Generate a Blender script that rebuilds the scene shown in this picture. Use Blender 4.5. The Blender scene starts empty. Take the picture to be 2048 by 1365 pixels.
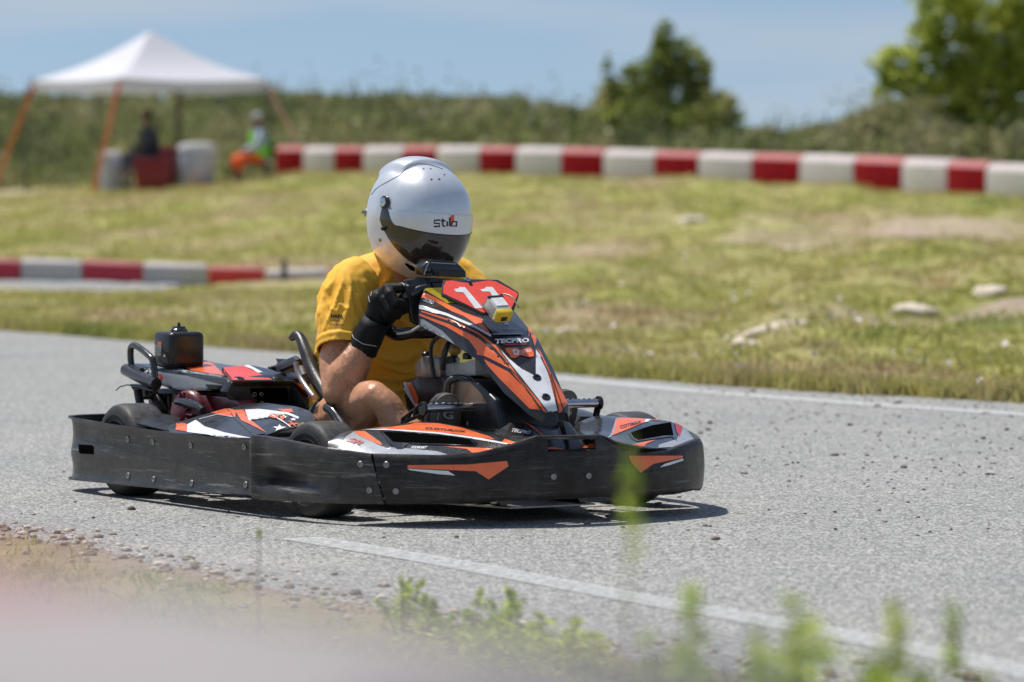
import bpy, bmesh, math, random
import numpy as np
from mathutils import Vector, Matrix, noise
from mathutils.bvhtree import BVHTree
from mathutils.geometry import tessellate_polygon
R = math.radians
random.seed(7); rng = np.random.default_rng(7)
scn = bpy.context.scene; COL = scn.collection
# ------------------------------------------------------------------ camera model (150 mm lens)
F, H, HY = 8533., .94, 368.
PIT = math.atan((682.5-HY)/F)
CP, SP = math.cos(PIT), math.sin(PIT)
KA = R(-58.5); OX, OY = -.094, 12.26
EX = (math.cos(KA), math.sin(KA)); EY = (-math.sin(KA), math.cos(KA))
KM = Matrix.Translation((OX, OY, 0)) @ Matrix.Rotation(KA, 4, 'Z')
def ray(u, v):
    cy = -(v-682.5)/F
    return Vector(((u-1024)/F, CP+cy*SP, -SP+cy*CP))
def W(u, v, d=None, z=None):                     # world point on a plane of distance d or height z
    r = ray(u, v); t = d/r.y if d is not None else (z-H)/r.z
    return Vector((0, 0, H)) + r*t
def wpx(P):                                      # world -> photo pixel
    x, y, z = P[0], P[1], P[2]-H
    dz = y*CP - z*SP; up = y*SP + z*CP
    return 1024+F*x/dz, 682.5-F*up/dz
def tok(x, y, z):
    dx, dy = x-OX, y-OY
    return Vector((dx*EX[0]+dy*EX[1], dx*EY[0]+dy*EY[1], z))
CK = tok(0, 0, H)
def kray(u, v):
    r = ray(u, v); return (tok(r.x, r.y, H+r.z)-CK).normalized()
def K(u, v, **k):                                # kart-frame point on plane x=, y= or z=
    d = kray(u, v); (n, val), = k.items(); i = 'xyz'.index(n)
    return CK + d*((val-CK[i])/d[i])
def kw(p): return KM @ Vector(p)
def kpx(p): return wpx(kw(p))
def zat(x, y, v):                                # height that puts kart point (x, y) on photo row v
    w = kw((x, y, 0)); r = ray(1024, v); return H + r.z/r.y*w.y
def interp(t, tab):
    if t <= tab[0][0]: return tab[0][1]
    for (a, b), (c, d) in zip(tab, tab[1:]):
        if t <= c: return b+(d-b)*(t-a)/(c-a)
    return tab[-1][1]
def sm(t): t = min(max(t, 0), 1); return t*t*(3-2*t)
# ------------------------------------------------------------------ materials
MATS = {}
def nodes(name):
    m = bpy.data.materials.new(name); m.use_nodes = True; nt = m.node_tree
    return m, nt, nt.nodes['Principled BSDF']
def mat(name, col, rough=.5, metal=0, coat=0, var=.12, vscale=30, bump=0, bscale=200, dust=0, trans=0, spec=.5,
        stretch=None, scratch=0, sss=0, sheen=0, rvar=.1, dustcol=(.35, .32, .28)):
    if name in MATS: return MATS[name]
    m, nt, b = nodes(name); N = nt.nodes; L = nt.links
    tc = N.new('ShaderNodeTexCoord'); src = tc.outputs['Object']
    mp = N.new('ShaderNodeMapping'); L.new(src, mp.inputs[0])
    if stretch: mp.inputs['Scale'].default_value = stretch
    nz = N.new('ShaderNodeTexNoise'); nz.inputs['Scale'].default_value = vscale; nz.inputs['Detail'].default_value = 6
    L.new(mp.outputs[0], nz.inputs[0])
    rp = N.new('ShaderNodeMapRange'); rp.inputs[1].default_value = .3; rp.inputs[2].default_value = .7
    rp.inputs[3].default_value = 1-var; rp.inputs[4].default_value = 1+var; L.new(nz.outputs[0], rp.inputs[0])
    mx = N.new('ShaderNodeMix'); mx.data_type = 'RGBA'; mx.blend_type = 'MULTIPLY'; mx.inputs[0].default_value = 1
    mx.inputs[6].default_value = (*col, 1); L.new(rp.outputs[0], mx.inputs[7]); out = mx.outputs[2]
    def over(out, fac, c):
        q = N.new('ShaderNodeMix'); q.data_type = 'RGBA'; L.new(fac, q.inputs[0]); L.new(out, q.inputs[6]); q.inputs[7].default_value = (*c, 1)
        return q.outputs[2]
    if dust:
        n2 = N.new('ShaderNodeTexNoise'); n2.inputs['Scale'].default_value = 9; n2.inputs['Detail'].default_value = 9; n2.inputs['Roughness'].default_value = .75
        L.new(src, n2.inputs[0]); r2 = N.new('ShaderNodeMapRange'); r2.inputs[1].default_value = .42; r2.inputs[2].default_value = .8
        r2.inputs[4].default_value = dust; L.new(n2.outputs[0], r2.inputs[0]); out = over(out, r2.outputs[0], dustcol)
        n3 = N.new('ShaderNodeTexVoronoi'); n3.inputs['Scale'].default_value = 130; L.new(src, n3.inputs[0])
        r3 = N.new('ShaderNodeMapRange'); r3.inputs[1].default_value = .13; r3.inputs[2].default_value = .08; r3.inputs[4].default_value = min(dust*2, .6)
        L.new(n3.outputs[0], r3.inputs[0])
        r3b = N.new('ShaderNodeMath'); r3b.operation = 'MULTIPLY'; L.new(r3.outputs[0], r3b.inputs[0])
        gt = N.new('ShaderNodeMath'); gt.operation = 'GREATER_THAN'; gt.inputs[1].default_value = .8
        sp = N.new('ShaderNodeSeparateColor'); L.new(n3.outputs['Color'], sp.inputs[0]); L.new(sp.outputs[0], gt.inputs[0]); L.new(gt.outputs[0], r3b.inputs[1])
        out = over(out, r3b.outputs[0], dustcol)
    if scratch:
        for sc, st, lo in ((5, (1, 1, 20), .57), (22, (.4, .4, 16), .60), (4, (1, 1, 3), .56)):
            mq = N.new('ShaderNodeMapping'); mq.inputs['Scale'].default_value = st; mq.inputs['Rotation'].default_value = (R(3), R(-4), 0); L.new(src, mq.inputs[0])
            n4 = N.new('ShaderNodeTexNoise'); n4.inputs['Scale'].default_value = sc; n4.inputs['Detail'].default_value = 8; n4.inputs['Roughness'].default_value = .7
            L.new(mq.outputs[0], n4.inputs[0])
            r4 = N.new('ShaderNodeMapRange'); r4.inputs[1].default_value = lo; r4.inputs[2].default_value = lo+.12; r4.inputs[4].default_value = scratch; L.new(n4.outputs[0], r4.inputs[0])
            out = over(out, r4.outputs[0], (.27, .26, .24) if sc > 4.5 else (.10, .095, .085))
    L.new(out, b.inputs['Base Color'])
    b.inputs['Metallic'].default_value = metal
    rr = N.new('ShaderNodeMapRange'); rr.inputs[1].default_value = .3; rr.inputs[2].default_value = .7
    rr.inputs[3].default_value = max(rough-rvar, .03); rr.inputs[4].default_value = min(rough+rvar, 1); L.new(nz.outputs[0], rr.inputs[0]); L.new(rr.outputs[0], b.inputs['Roughness'])
    b.inputs['Coat Weight'].default_value = coat; b.inputs['Coat Roughness'].default_value = .08
    b.inputs['Specular IOR Level'].default_value = spec
    if sheen: b.inputs['Sheen Weight'].default_value = sheen; b.inputs['Sheen Roughness'].default_value = .5
    if trans: b.inputs['Transmission Weight'].default_value = trans
    if sss: b.inputs['Subsurface Weight'].default_value = sss; b.inputs['Subsurface Radius'].default_value = (.012, .005, .003); b.inputs['Subsurface Scale'].default_value = 1
    if bump:
        nb = N.new('ShaderNodeTexNoise'); nb.inputs['Scale'].default_value = bscale; nb.inputs['Detail'].default_value = 4; L.new(src, nb.inputs[0])
        bp = N.new('ShaderNodeBump'); bp.inputs['Strength'].default_value = bump; bp.inputs['Distance'].default_value = .002
        L.new(nb.outputs[0], bp.inputs['Height']); L.new(bp.outputs[0], b.inputs['Normal'])
    MATS[name] = m; return m
M_BUMP = mat('scuffed_black_plastic', (.018, .015, .014), .40, var=.35, vscale=12, bump=.3, bscale=60, scratch=.42, dust=.16, spec=.28)
M_BUMS = mat('badly_scuffed_plastic', (.024, .021, .019), .36, var=.4, vscale=12, bump=.4, bscale=50, scratch=.95, dust=.16, spec=.42)
M_BLK = mat('black_plastic', (.014, .014, .016), .32, var=.2, bump=.1, dust=.05)
M_BLKS = mat('black_gloss', (.012, .012, .014), .18, coat=.4, dust=.04)
M_STK = mat('black_sticker', (.022, .022, .026), .27, coat=.3, dust=.12)
M_OR = mat('orange_sticker', (.95, .17, .045), .32, coat=.3, dust=.10, var=.06)
M_RED = mat('red_sticker', (.93, .085, .05), .3, coat=.35, dust=.05, var=.05)
M_DRED = mat('dark_red_sticker', (.45, .03, .03), .35, dust=.1)
M_WH = mat('white_sticker_and_highlight', (.82, .83, .85), .35, coat=.2, dust=.14, var=.05, dustcol=(.3, .27, .24))
M_GR = mat('grey_sticker', (.36, .39, .43), .35, coat=.2, dust=.2, var=.05)
M_YE = mat('yellow_sticker', (.78, .58, .03), .4, dust=.05)
M_GOLD = mat('tan_sticker', (.35, .24, .1), .35, dust=.05)
M_TYRE = mat('tyre_rubber', (.030, .029, .028), .62, var=.35, vscale=20, bump=.5, bscale=120, dust=.35, dustcol=(.13, .12, .11))
M_TREAD = mat('worn_tread_rubber', (.05, .048, .046), .48, var=.25, vscale=60, bump=.5, bscale=200, dust=.2, dustcol=(.14, .13, .12))
M_RIM = mat('rim_metal', (.3, .29, .28), .35, metal=.9, dust=.3)
M_CHR = mat('chromed_steel', (.62, .62, .63), .16, metal=1, dust=.15)
M_STEEL = mat('steel', (.38, .36, .35), .38, metal=.9, dust=.25)
M_FRAME = mat('frame_tube_paint', (.02, .02, .022), .25, coat=.5, dust=.1)
M_BOLT = mat('bolt_metal', (.3, .29, .28), .45, metal=.8, dust=.3)
M_ENG = mat('red_engine_shroud', (.11, .006, .013), .35, coat=.2, dust=.1)
M_SEAT = mat('seat_shell', (.018, .017, .016), .42, var=.3, bump=.3, bscale=150, dust=.15)
M_SHIRT = mat('yellow_jersey', (.97, .50, .035), .75, var=.05, vscale=8, bump=.25, bscale=600, sheen=.08)
M_SHORT = mat('shorts_cloth', (.03, .03, .035), .8, bump=.2, bscale=400)
M_SKIN = mat('skin', (.62, .30, .165), .36, var=.09, vscale=25, bump=.5, bscale=220, sss=.06)
M_GLOVE = mat('black_glove', (.010, .010, .011), .6, var=.3, bump=.7, bscale=240, spec=.22)
M_SHOE = mat('shoe_suede', (.03, .03, .033), .7, var=.3, bump=.3, dust=.2)
M_SOLE = mat('shoe_sole', (.07, .068, .066), .6, var=.3, bump=.5, bscale=90, dust=.3)
M_HEL = mat('silver_paint', (.72, .745, .785), .32, metal=.42, coat=.4, var=.03, bump=.02, bscale=900, rvar=.03)
M_HLINE = mat('dark_trim', (.03, .03, .035), .35)
M_WHT = mat('white_print', (.8, .8, .8), .5)
M_BLKP = mat('black_print', (.012, .012, .012), .5)
M_YPL = mat('yellow_plastic', (.72, .5, .02), .35, coat=.2)
M_GPL = mat('grey_plastic', (.5, .5, .48), .4)
M_CAV = mat('cavity_shade', (.003, .003, .003), 1, spec=0, var=0)  # shade inside slots and scoops, put into the colour of flat decals
def mat_visor():
    m, nt, b = nodes('tinted_visor')
    b.inputs['Base Color'].default_value = (.085, .07, .058, 1); b.inputs['Roughness'].default_value = .05
    b.inputs['Coat Weight'].default_value = .6; b.inputs['Coat Roughness'].default_value = .03
    b.inputs['Transmission Weight'].default_value = .55; b.inputs['IOR'].default_value = 1.5
    return m
M_VIS = mat_visor()
# ------------------------------------------------------------------ mesh builder
class MB:
    def __init__(s): s.v = []; s.f = []; s.m = []
    def add(s, vs, fs, mi=0):
        o = len(s.v); s.v += [Vector(p) for p in vs]; s.f += [tuple(i+o for i in f) for f in fs]; s.m += [mi]*len(fs); return s
    def box(s, c, d, mi=0, rot=None):
        c = Vector(c); vs = []
        for x in (-1, 1):
            for y in (-1, 1):
                for z in (-1, 1):
                    p = Vector((x*d[0]/2, y*d[1]/2, z*d[2]/2)); vs.append(c+(rot @ p if rot else p))
        return s.add(vs, [(0, 1, 3, 2), (4, 6, 7, 5), (0, 4, 5, 1), (2, 3, 7, 6), (0, 2, 6, 4), (1, 5, 7, 3)], mi)
    def loft(s, rings, mi=0, closed=True, caps=True):
        n = len(rings[0]); vs = [p for r in rings for p in r]; fs = []
        for i in range(len(rings)-1):
            for j in range(n if closed else n-1):
                a, b = i*n+j, i*n+(j+1) % n; fs.append((a, b, b+n, a+n))
        if caps and closed: fs.append(tuple(range(n))[::-1]); fs.append(tuple(range((len(rings)-1)*n, len(rings)*n)))
        return s.add(vs, fs, mi)
    def tube(s, path, r, n=10, mi=0, smooth=0, caps=True):
        P = [Vector(p) for p in path]; rr = list(r) if isinstance(r, (list, tuple)) else [r]*len(P)
        if smooth and len(P) > 2:
            Q, q = [], []
            for i in range(len(P)-1):
                p0, p1, p2, p3 = P[max(i-1, 0)], P[i], P[i+1], P[min(i+2, len(P)-1)]
                for k in range(smooth):
                    t = k/smooth
                    Q.append(.5*((2*p1)+(p2-p0)*t+(2*p0-5*p1+4*p2-p3)*t*t+(3*p1-p0-3*p2+p3)*t**3)); q.append(rr[i]+(rr[i+1]-rr[i])*t)
            Q.append(P[-1]); q.append(rr[-1]); P, rr = Q, q
        rings = []; up = None
        for i, p in enumerate(P):
            t = (P[min(i+1, len(P)-1)]-P[max(i-1, 0)]).normalized()
            if up is None: up = t.orthogonal().normalized()
            up = (up-t*up.dot(t)).normalized(); b = t.cross(up)
            rings.append([p+(up*math.cos(k*2*math.pi/n)+b*math.sin(k*2*math.pi/n))*rr[i] for k in range(n)])
        return s.loft(rings, mi, caps=caps)
    def lathe(s, prof, o, ax, n=24, mi=0):       # prof: (radius, along)
        ax = Vector(ax).normalized(); u = ax.orthogonal().normalized(); w = ax.cross(u); o = Vector(o)
        return s.loft([[o+ax*h+(u*math.cos(k*2*math.pi/n)+w*math.sin(k*2*math.pi/n))*max(r, .0002) for k in range(n)] for r, h in prof], mi)
    def prism(s, pts, off, mi=0):                # polygon of 3D points extruded by a vector
        off = Vector(off); n = len(pts); a = [Vector(p) for p in pts]
        return s.add(a+[p+off for p in a], [tuple(range(n)), tuple(range(2*n-1, n-1, -1))]+[((i+1) % n, i, i+n, (i+1) % n+n) for i in range(n)], mi)
    def ell(s, c, r, rot=None, n=16, m=10, mi=0):
        c = Vector(c); rings = []
        for i in range(m+1):
            th = math.pi*i/m; ring = []
            for j in range(n):
                ph = 2*math.pi*j/n; p = Vector((r[0]*max(math.sin(th), .002)*math.cos(ph), r[1]*max(math.sin(th), .002)*math.sin(ph), r[2]*math.cos(th)))
                ring.append(c+(rot @ p if rot else p))
            rings.append(ring)
        return s.loft(rings, mi)
    def build(s, name, mats, parent=None, smooth=35, bevel=0, sub=0, solid=0, remesh=0, relax=0, fixn=True, world=False):
        me = bpy.data.meshes.new(name); me.from_pydata([tuple(p) for p in s.v], [], s.f)
        if not isinstance(mats, (list, tuple)): mats = [mats]
        for q in mats: me.materials.append(q)
        me.polygons.foreach_set('material_index', s.m); me.update()
        if fixn:
            bm = bmesh.new(); bm.from_mesh(me); bmesh.ops.remove_doubles(bm, verts=bm.verts, dist=1e-5)
            bmesh.ops.recalc_face_normals(bm, faces=bm.faces); bm.to_mesh(me); bm.free()
        o = bpy.data.objects.new(name, me); COL.objects.link(o)
        if parent:
            o.parent = parent; o.matrix_parent_inverse = Matrix.Translation(-Vector(parent.get('_o', (0, 0, 0))))
        if solid: md = o.modifiers.new('s', 'SOLIDIFY'); md.thickness = solid; md.offset = -1
        if bevel: md = o.modifiers.new('b', 'BEVEL'); md.width = bevel; md.segments = 2; md.limit_method = 'ANGLE'; md.angle_limit = R(32)
        if remesh: md = o.modifiers.new('r', 'REMESH'); md.mode = 'VOXEL'; md.voxel_size = remesh
        if relax: md = o.modifiers.new('l', 'SMOOTH'); md.factor = .5; md.iterations = relax
        if sub: md = o.modifiers.new('u', 'SUBSURF'); md.levels = sub; md.render_levels = sub
        bake(o)
        o.data.polygons.foreach_set('use_smooth', [bool(smooth)]*len(o.data.polygons))
        if smooth and smooth < 180: o.data.set_sharp_from_angle(angle=R(smooth))
        return o
def bake(o):
    if not o.modifiers: return
    dg = bpy.context.evaluated_depsgraph_get(); dg.update()
    me = bpy.data.meshes.new_from_object(o.evaluated_get(dg)); old = o.data; mats = list(old.materials)
    o.modifiers.clear(); o.data = me; me.name = o.name
    if not len(me.materials):
        for q in mats: me.materials.append(q)
def root(name, loc, label, cat, group=None, rz=0, off=None):
    e = bpy.data.objects.new(name, None); COL.objects.link(e); e.empty_display_size = .1
    e.location = loc; e.rotation_euler = (0, 0, rz); e['label'] = label; e['category'] = cat
    if group: e['group'] = group
    return e
def tag(o, label=None, cat=None, group=None, kind=None):
    if label: o['label'] = label
    if cat: o['category'] = cat
    if group: o['group'] = group
    if kind: o['kind'] = kind
    return o
# ------------------------------------------------------------------ graphics laid onto real surfaces
BV = {}
def bvh(o):
    if o.name not in BV:
        BV[o.name] = BVHTree.FromPolygons([v.co.copy() for v in o.data.vertices], [tuple(p.vertices) for p in o.data.polygons])
    return BV[o.name]
def midx(o, m):
    for i, q in enumerate(o.data.materials):
        if q == m: return i
    o.data.materials.append(m); return len(o.data.materials)-1
def hit(o, u, v):
    h = bvh(o).ray_cast(CK, kray(u, v)); return h[0], h[1]
def lay(o, v2, f2, m, off):
    t = bvh(o); ps = []
    for (u, v) in v2:
        d = kray(u, v); h = t.ray_cast(CK, d)
        for k in range(1, 36):
            if h[0] is not None: break
            d = kray(u, v+.3*k); h = t.ray_cast(CK, d)
        if h[0] is None: ps.append(None); continue
        n = h[1]; n = -n if n.dot(d) > 0 else n; ps.append(h[0]+n*off)
    mi = midx(o, m); bm = bmesh.new(); bm.from_mesh(o.data); vm = {}
    for f in f2:
        if any(ps[i] is None for i in f): continue
        if max((ps[f[i]]-ps[f[i-1]]).length for i in range(len(f))) > .13: continue
        for i in f:
            if i not in vm: vm[i] = bm.verts.new(ps[i])
        try: nf = bm.faces.new([vm[i] for i in f]); nf.material_index = mi; nf.smooth = True
        except ValueError: pass
    bm.to_mesh(o.data); bm.free()
def decal(o, poly, m, off=.0012, step=9):
    b = bmesh.new(); vs = [b.verts.new((p[0], p[1], 0)) for p in poly]; b.faces.new(vs)
    bmesh.ops.triangulate(b, faces=b.faces)
    for _ in range(5):
        es = [e for e in b.edges if e.calc_length() > step]
        if not es: break
        bmesh.ops.subdivide_edges(b, edges=es, cuts=1); bmesh.ops.triangulate(b, faces=b.faces)
    b.verts.index_update()
    lay(o, [(v.co.x, v.co.y) for v in b.verts], [tuple(v.index for v in f.verts) for f in b.faces], m, off); b.free()
def line(o, pts, w, m, off=.0014):
    P = [Vector((p[0], p[1])) for p in pts]; v = []
    for i, p in enumerate(P):
        t = (P[min(i+1, len(P)-1)]-P[max(i-1, 0)]).normalized(); n = Vector((-t.y, t.x)); v += [tuple(p+n*w/2), tuple(p-n*w/2)]
    for i in range(len(P)-1): decal(o, [v[2*i], v[2*i+1], v[2*i+3], v[2*i+2]], m, off)
TC = {}
def text2d(s, bold, shear):
    k = (s, bold, shear)
    if k in TC: return TC[k]
    c = bpy.data.curves.new('t', 'FONT'); c.body = s; c.offset = bold; c.shear = shear; c.resolution_u = 3
    o = bpy.data.objects.new('t', c); COL.objects.link(o); dg = bpy.context.evaluated_depsgraph_get(); dg.update()
    me = bpy.data.meshes.new_from_object(o.evaluated_get(dg))
    v = np.array([(q.co.x, q.co.y) for q in me.vertices]); f = [tuple(p.vertices) for p in me.polygons]
    bpy.data.objects.remove(o); bpy.data.curves.remove(c); bpy.data.meshes.remove(me)
    lo, hi = v.min(0), v.max(0); v = (v-lo)/(hi-lo); TC[k] = (v, f); return TC[k]
def text(o, s, bl, br, tl, m, off=.002, bold=.02, shear=0):
    v, f = text2d(s, bold, shear); bl, br, tl = map(np.array, (bl, br, tl)); p = bl+np.outer(v[:, 0], br-bl)+np.outer(v[:, 1], tl-bl)
    lay(o, [tuple(q) for q in p], f, m, off)
def zz(pts, ox, oy, s): return [(ox+x/s, oy+y/s) for x, y in pts]
# ================================================================== KART
kart = root('go_kart', (OX, OY, 0), 'black and orange go-kart with number 11 plate driving on the grey track', 'go-kart', rz=KA)
def bolt(parent, surf, u, v, r=.009, m=None):
    p, n = hit(surf, u, v)
    if p is None: return
    if n.dot(kray(u, v)) > 0: n = -n
    MB().lathe([(r, -.001), (r, .002), (r*.85, .0035), (r*.45, .0035), (r*.4, .0015), (0, .0015)], p, n, 14).build('bolt', m or M_BOLT, parent)
# ---- side bumpers (protection band): rows are profile heights, columns run along the outline
def band(outline, top, bot, name, bulge, lip=.018, holes=None, near=True, shear=None):
    P = [Vector(p) for p in outline]; cols = []
    for i, p in enumerate(P):
        t = (P[min(i+1, len(P)-1)]-P[max(i-1, 0)]).normalized(); n = Vector((t.y, -t.x))
        if not near: n = -n
        zt, zb = top(p, i/(len(P)-1)), bot(p, i/(len(P)-1)); c = []
        rows = [0, .04, .12, .19, .25, .30, .35, .4, .45, .5, .6, .75, .88, .95, 1]
        for r in rows:
            off = bulge(i/(len(P)-1), r) - (.006 if r in (0, 1) else .0015 if r in (.04, .95) else 0)
            q = Vector((p.x+n.x*off, p.y+n.y*off, zb+(zt-zb)*r))
            if shear is not None:
                e_ = P[shear]; w_ = max(0, 1-(p-e_).length/.09); q += Vector((t.x, t.y, 0))*(.5-r)*.042*w_
            c.append(q)
        c.append(c[-1]-Vector((n.x, n.y, 0))*lip+Vector((0, 0, .001))); c.insert(0, c[0]-Vector((n.x, n.y, 0))*lip)
        cols.append(c)
    mb = MB(); mb.loft(cols, closed=False)
    if holes:
        keep = [k for k, f in enumerate(mb.f) if not holes(sum((mb.v[i] for i in f), Vector())/4)]
        mb.f = [mb.f[k] for k in keep]; mb.m = [0]*len(keep)
    return mb.build(name, M_BUMP if name == 'front_bumper' else M_BUMS, kart, solid=.004, smooth=40)
def dens(pts, n):
    P = [Vector(p) for p in pts]; out = []
    for i in range(len(P)-1):
        p0, p1, p2, p3 = P[max(i-1, 0)], P[i], P[i+1], P[min(i+2, len(P)-1)]
        for k in range(n):
            t = k/n; out.append(.5*((2*p1)+(p2-p0)*t+(2*p0-5*p1+4*p2-p3)*t*t+(3*p1-p0-3*p2+p3)*t**3))
    return out+[P[-1]]
HALF = [(-.14, .67), (.05, .66), (.22, .615), (.36, .53), (.46, .42), (.53, .27), (.562, .10)]
TOPN = [(500, 869), (515, 872), (560, 880), (640, 896), (745, 909), (880, 912), (960, 906), (1020, 892), (1058, 879), (1075, 873), (1200, 871), (1215, 880), (1245, 900), (1290, 907), (1340, 902), (1398, 880)]
BOTN = [(500, 990), (520, 1000), (560, 1003), (640, 1007), (770, 1010), (950, 1009), (990, 1003), (1100, 1000), (1200, 996), (1350, 990), (1398, 980)]
def topf(p, t): u = kpx((p.x, p.y, .2))[0]; return zat(p.x, p.y, interp(u, TOPN)) if p.y < .52 else zat(p.x, p.y, 880)+.012*(.6-p.x)*0
def botf(p, t): u = kpx((p.x, p.y, .1))[0]; return zat(p.x, p.y, interp(u, BOTN)) if p.y < .52 else .06
for sg, nm in ((-1, 'near'), (1, 'far')):
    ol = dens([(x, y*sg) for x, y in HALF[:4]], 30)
    if sg < 0: ol = [p for p in ol if kpx((p.x, p.y, .15))[0] < 755]
    else: ol = [p for p in ol if p.x < .30]
    def tf(p, t, sg=sg):
        return topf(p, t) if sg < 0 else topf(Vector((p.x, -p.y)), t)
    def bf(p, t, sg=sg): return botf(p, t) if sg < 0 else botf(Vector((p.x, -p.y)), t)
    cb = band(ol, tf, bf, 'corner_bumper', lambda t, r: -.040*math.exp(-((r-.36)/(.13 if r > .36 else .10))**2)*sm((t-.04)*6)*sm((.75-t)*1.9)+.013*math.exp(-((t-.06)/.06)**2)-.030*(1-sm(t*20)), near=sg < 0, shear=-1 if sg < 0 else None)
    if sg < 0:
        NC = cb
        for q in ((721, 929), (739, 981)): bolt(cb, cb, *q)
fo = dens([(x, -y) for x, y in HALF[2:]]+[(.565, 0)]+[(x, y) for x, y in HALF[::-1][:-2]], 30)
fo = [p for p in fo if kpx((p.x, p.y, .15))[0] > 757 and not (p.y > 0 and p.x < .31)]
FB = band(fo, lambda p, t: topf(p, t) if p.y < .3 else min(topf(p, t), .235), botf, 'front_bumper', lambda t, r: .006*math.sin(r*math.pi), lip=.014, shear=0,
          holes=lambda c: (lambda q: 1096 < q[0] < 1191 and 880 < q[1] < 899)(kpx(c)))
s4 = 4.014; s3 = 3.531
LB = zz([(1150, 455), (1890, 432), (1955, 405), (1935, 450), (1770, 572), (1620, 560), (1190, 505), (1150, 470)], 480, 800, s3)
decal(FB, LB, M_BLKP, .001)
decal(FB, zz([(1185, 462), (1600, 458), (1885, 432), (1895, 470), (1755, 562), (1665, 505), (1500, 497), (1185, 482)], 480, 800, s3), M_OR, .0018)
decal(FB, zz([(1182, 486), (1470, 503), (1520, 535), (1400, 525), (1200, 497)], 480, 800, s3), M_WH, .0018)
decal(FB, zz([(1105, 685), (1560, 680), (1562, 720), (1330, 820), (1300, 815), (1500, 730), (1300, 770), (1215, 832), (1195, 830), (1125, 740)], 980, 740, s4), M_BLKP, .001)
decal(FB, zz([(1110, 692), (1550, 690), (1540, 708), (1310, 755), (1205, 828), (1130, 740)], 980, 740, s4), M_OR, .0018)
decal(FB, zz([(1358, 785), (1400, 755), (1545, 712), (1550, 728), (1440, 765)], 980, 740, s4), M_WH, .0018)
for q in ((773, 930), (792, 983), (1107, 954), (1177, 952)): bolt(FB, FB, *q)
# near side band running back and round the rear corner
SIDE = [(-.125, -.652), (-.3, -.662), (-.8, -.668), (-1.2, -.664), (-1.34, -.645), (-1.385, -.60), (-1.40, -.52), (-1.405, -.3), (-1.405, 0)]
sd = dens(SIDE, 10)
TOPS = [(130, 832), (160, 837), (245, 851), (350, 866), (430, 874), (500, 877), (520, 877)]
BOTS = [(130, 958), (222, 967), (300, 975), (420, 985), (520, 991)]
def ts(p, t):
    if p.x < -1.36: return zat(-1.36, -.63, 832)
    return zat(p.x, p.y, interp(kpx((p.x, p.y, .2))[0], TOPS))
def bs(p, t):
    if p.x < -1.36: return .036
    return zat(p.x, p.y, interp(kpx((p.x, p.y, .05))[0], BOTS))
SB = band(sd, ts, bs, 'side_bumper', lambda t, r: -.012*math.exp(-((r-.45)/.16)**2)*math.exp(-((t-.42)/.14)**2)+.004*math.sin(r*math.pi), lip=.010)
far = [Vector((p.x, -p.y)) for p in sd]
band(far, lambda p, t: ts(Vector((p.x, -p.y)), t), lambda p, t: bs(Vector((p.x, -p.y)), t), 'side_bumper', lambda t, r: .004*math.sin(r*math.pi), near=False)
decal(SB, zz([(178, 835), (262, 840), (273, 855), (272, 897), (195, 893), (180, 885)], 100, 620, 3.102), M_CAV, .001)
for q in ((256, 879), (306, 884), (382, 891), (489, 894), (257, 952), (308, 959), (384, 967), (492, 970)): bolt(SB, SB, *q, r=.010)
# ---- wheels
def wheel(x, y, r, w, steer, sgn):
    e = bpy.data.objects.new('wheel', None); COL.objects.link(e); e.parent = kart; e.location = (x, y, r); e.rotation_euler = (0, 0, R(steer)); e.empty_display_size = .05
    prof = [(r*.50, -w*.40), (r*.56, -w*.46), (r*.70, -w*.50), (r*.84, -w*.49), (r*.93, -w*.455), (r*.975, -w*.40)]
    m = MB(); m.lathe(prof+[(r*.5, -w*.3)][:0]+[(r*.985, -w*.36)]+[(r*(1 if abs(k) > 0 else 1), w*.09*k) for k in (-3, -2, -1, 0, 1, 2, 3)]+[(r*.985, w*.36)]+[(a, -b) for a, b in prof[::-1]], (0, 0, 0), (0, 1, 0), 56)
    m.f = m.f[:-2]; m.m = m.m[:-2]
    for i, f in enumerate(m.f):
        c = sum((m.v[k] for k in f), Vector())/4
        if abs(c.y) < w*.36: m.m[i] = 1
    for k in (-.47, .47):
        for rr in (.64, .76): m.tube([(rr*r*math.cos(a), w*(k+.028*(1 if k > 0 else -1)), rr*r*math.sin(a)) for a in [i*2*math.pi/40 for i in range(41)]], .0016, 4, 0)
    t = m.build('tyre', [M_TYRE, M_TREAD], e, smooth=50)
    for off, rad in ((0, 0),): pass
    m = MB()
    m.lathe([(r*.50, -w*.41), (r*.53, -w*.40), (r*.50, -w*.36), (r*.42, -w*.30), (r*.40, -w*.02), (r*.36, 0), (r*.40, w*.02), (r*.42, w*.30), (r*.50, w*.36), (r*.53, w*.40), (r*.50, w*.41)], (0, 0, 0), (0, 1, 0), 40)
    m.lathe([(.03, -w*.36), (.034, -w*.32), (.034, w*.32), (.03, w*.36)], (0, 0, 0), (0, 1, 0), 20)
    for i in range(3):
        a = i*2*math.pi/3+.4; m.tube([(0.02*math.cos(a), 0, .02*math.sin(a)), (.4*r*math.cos(a), 0, .4*r*math.sin(a))], .011, 8)
    rm = m.build('rim', M_RIM, e, smooth=40)
    MB().lathe([(.009, -w*.40), (.012, -w*.39), (.012, w*.39), (.009, w*.40)], (0, 0, 0), (0, 1, 0), 6).build('wheel_nut', M_BOLT, e)
    return e
wheel(-.018, -.500, .136, .125, 4, -1); wheel(.02, .500, .136, .125, 7, 1)
wheel(-1.065, -.575, .139, .13, 0, -1); wheel(-1.065, .575, .139, .13, 0, 1)
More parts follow.
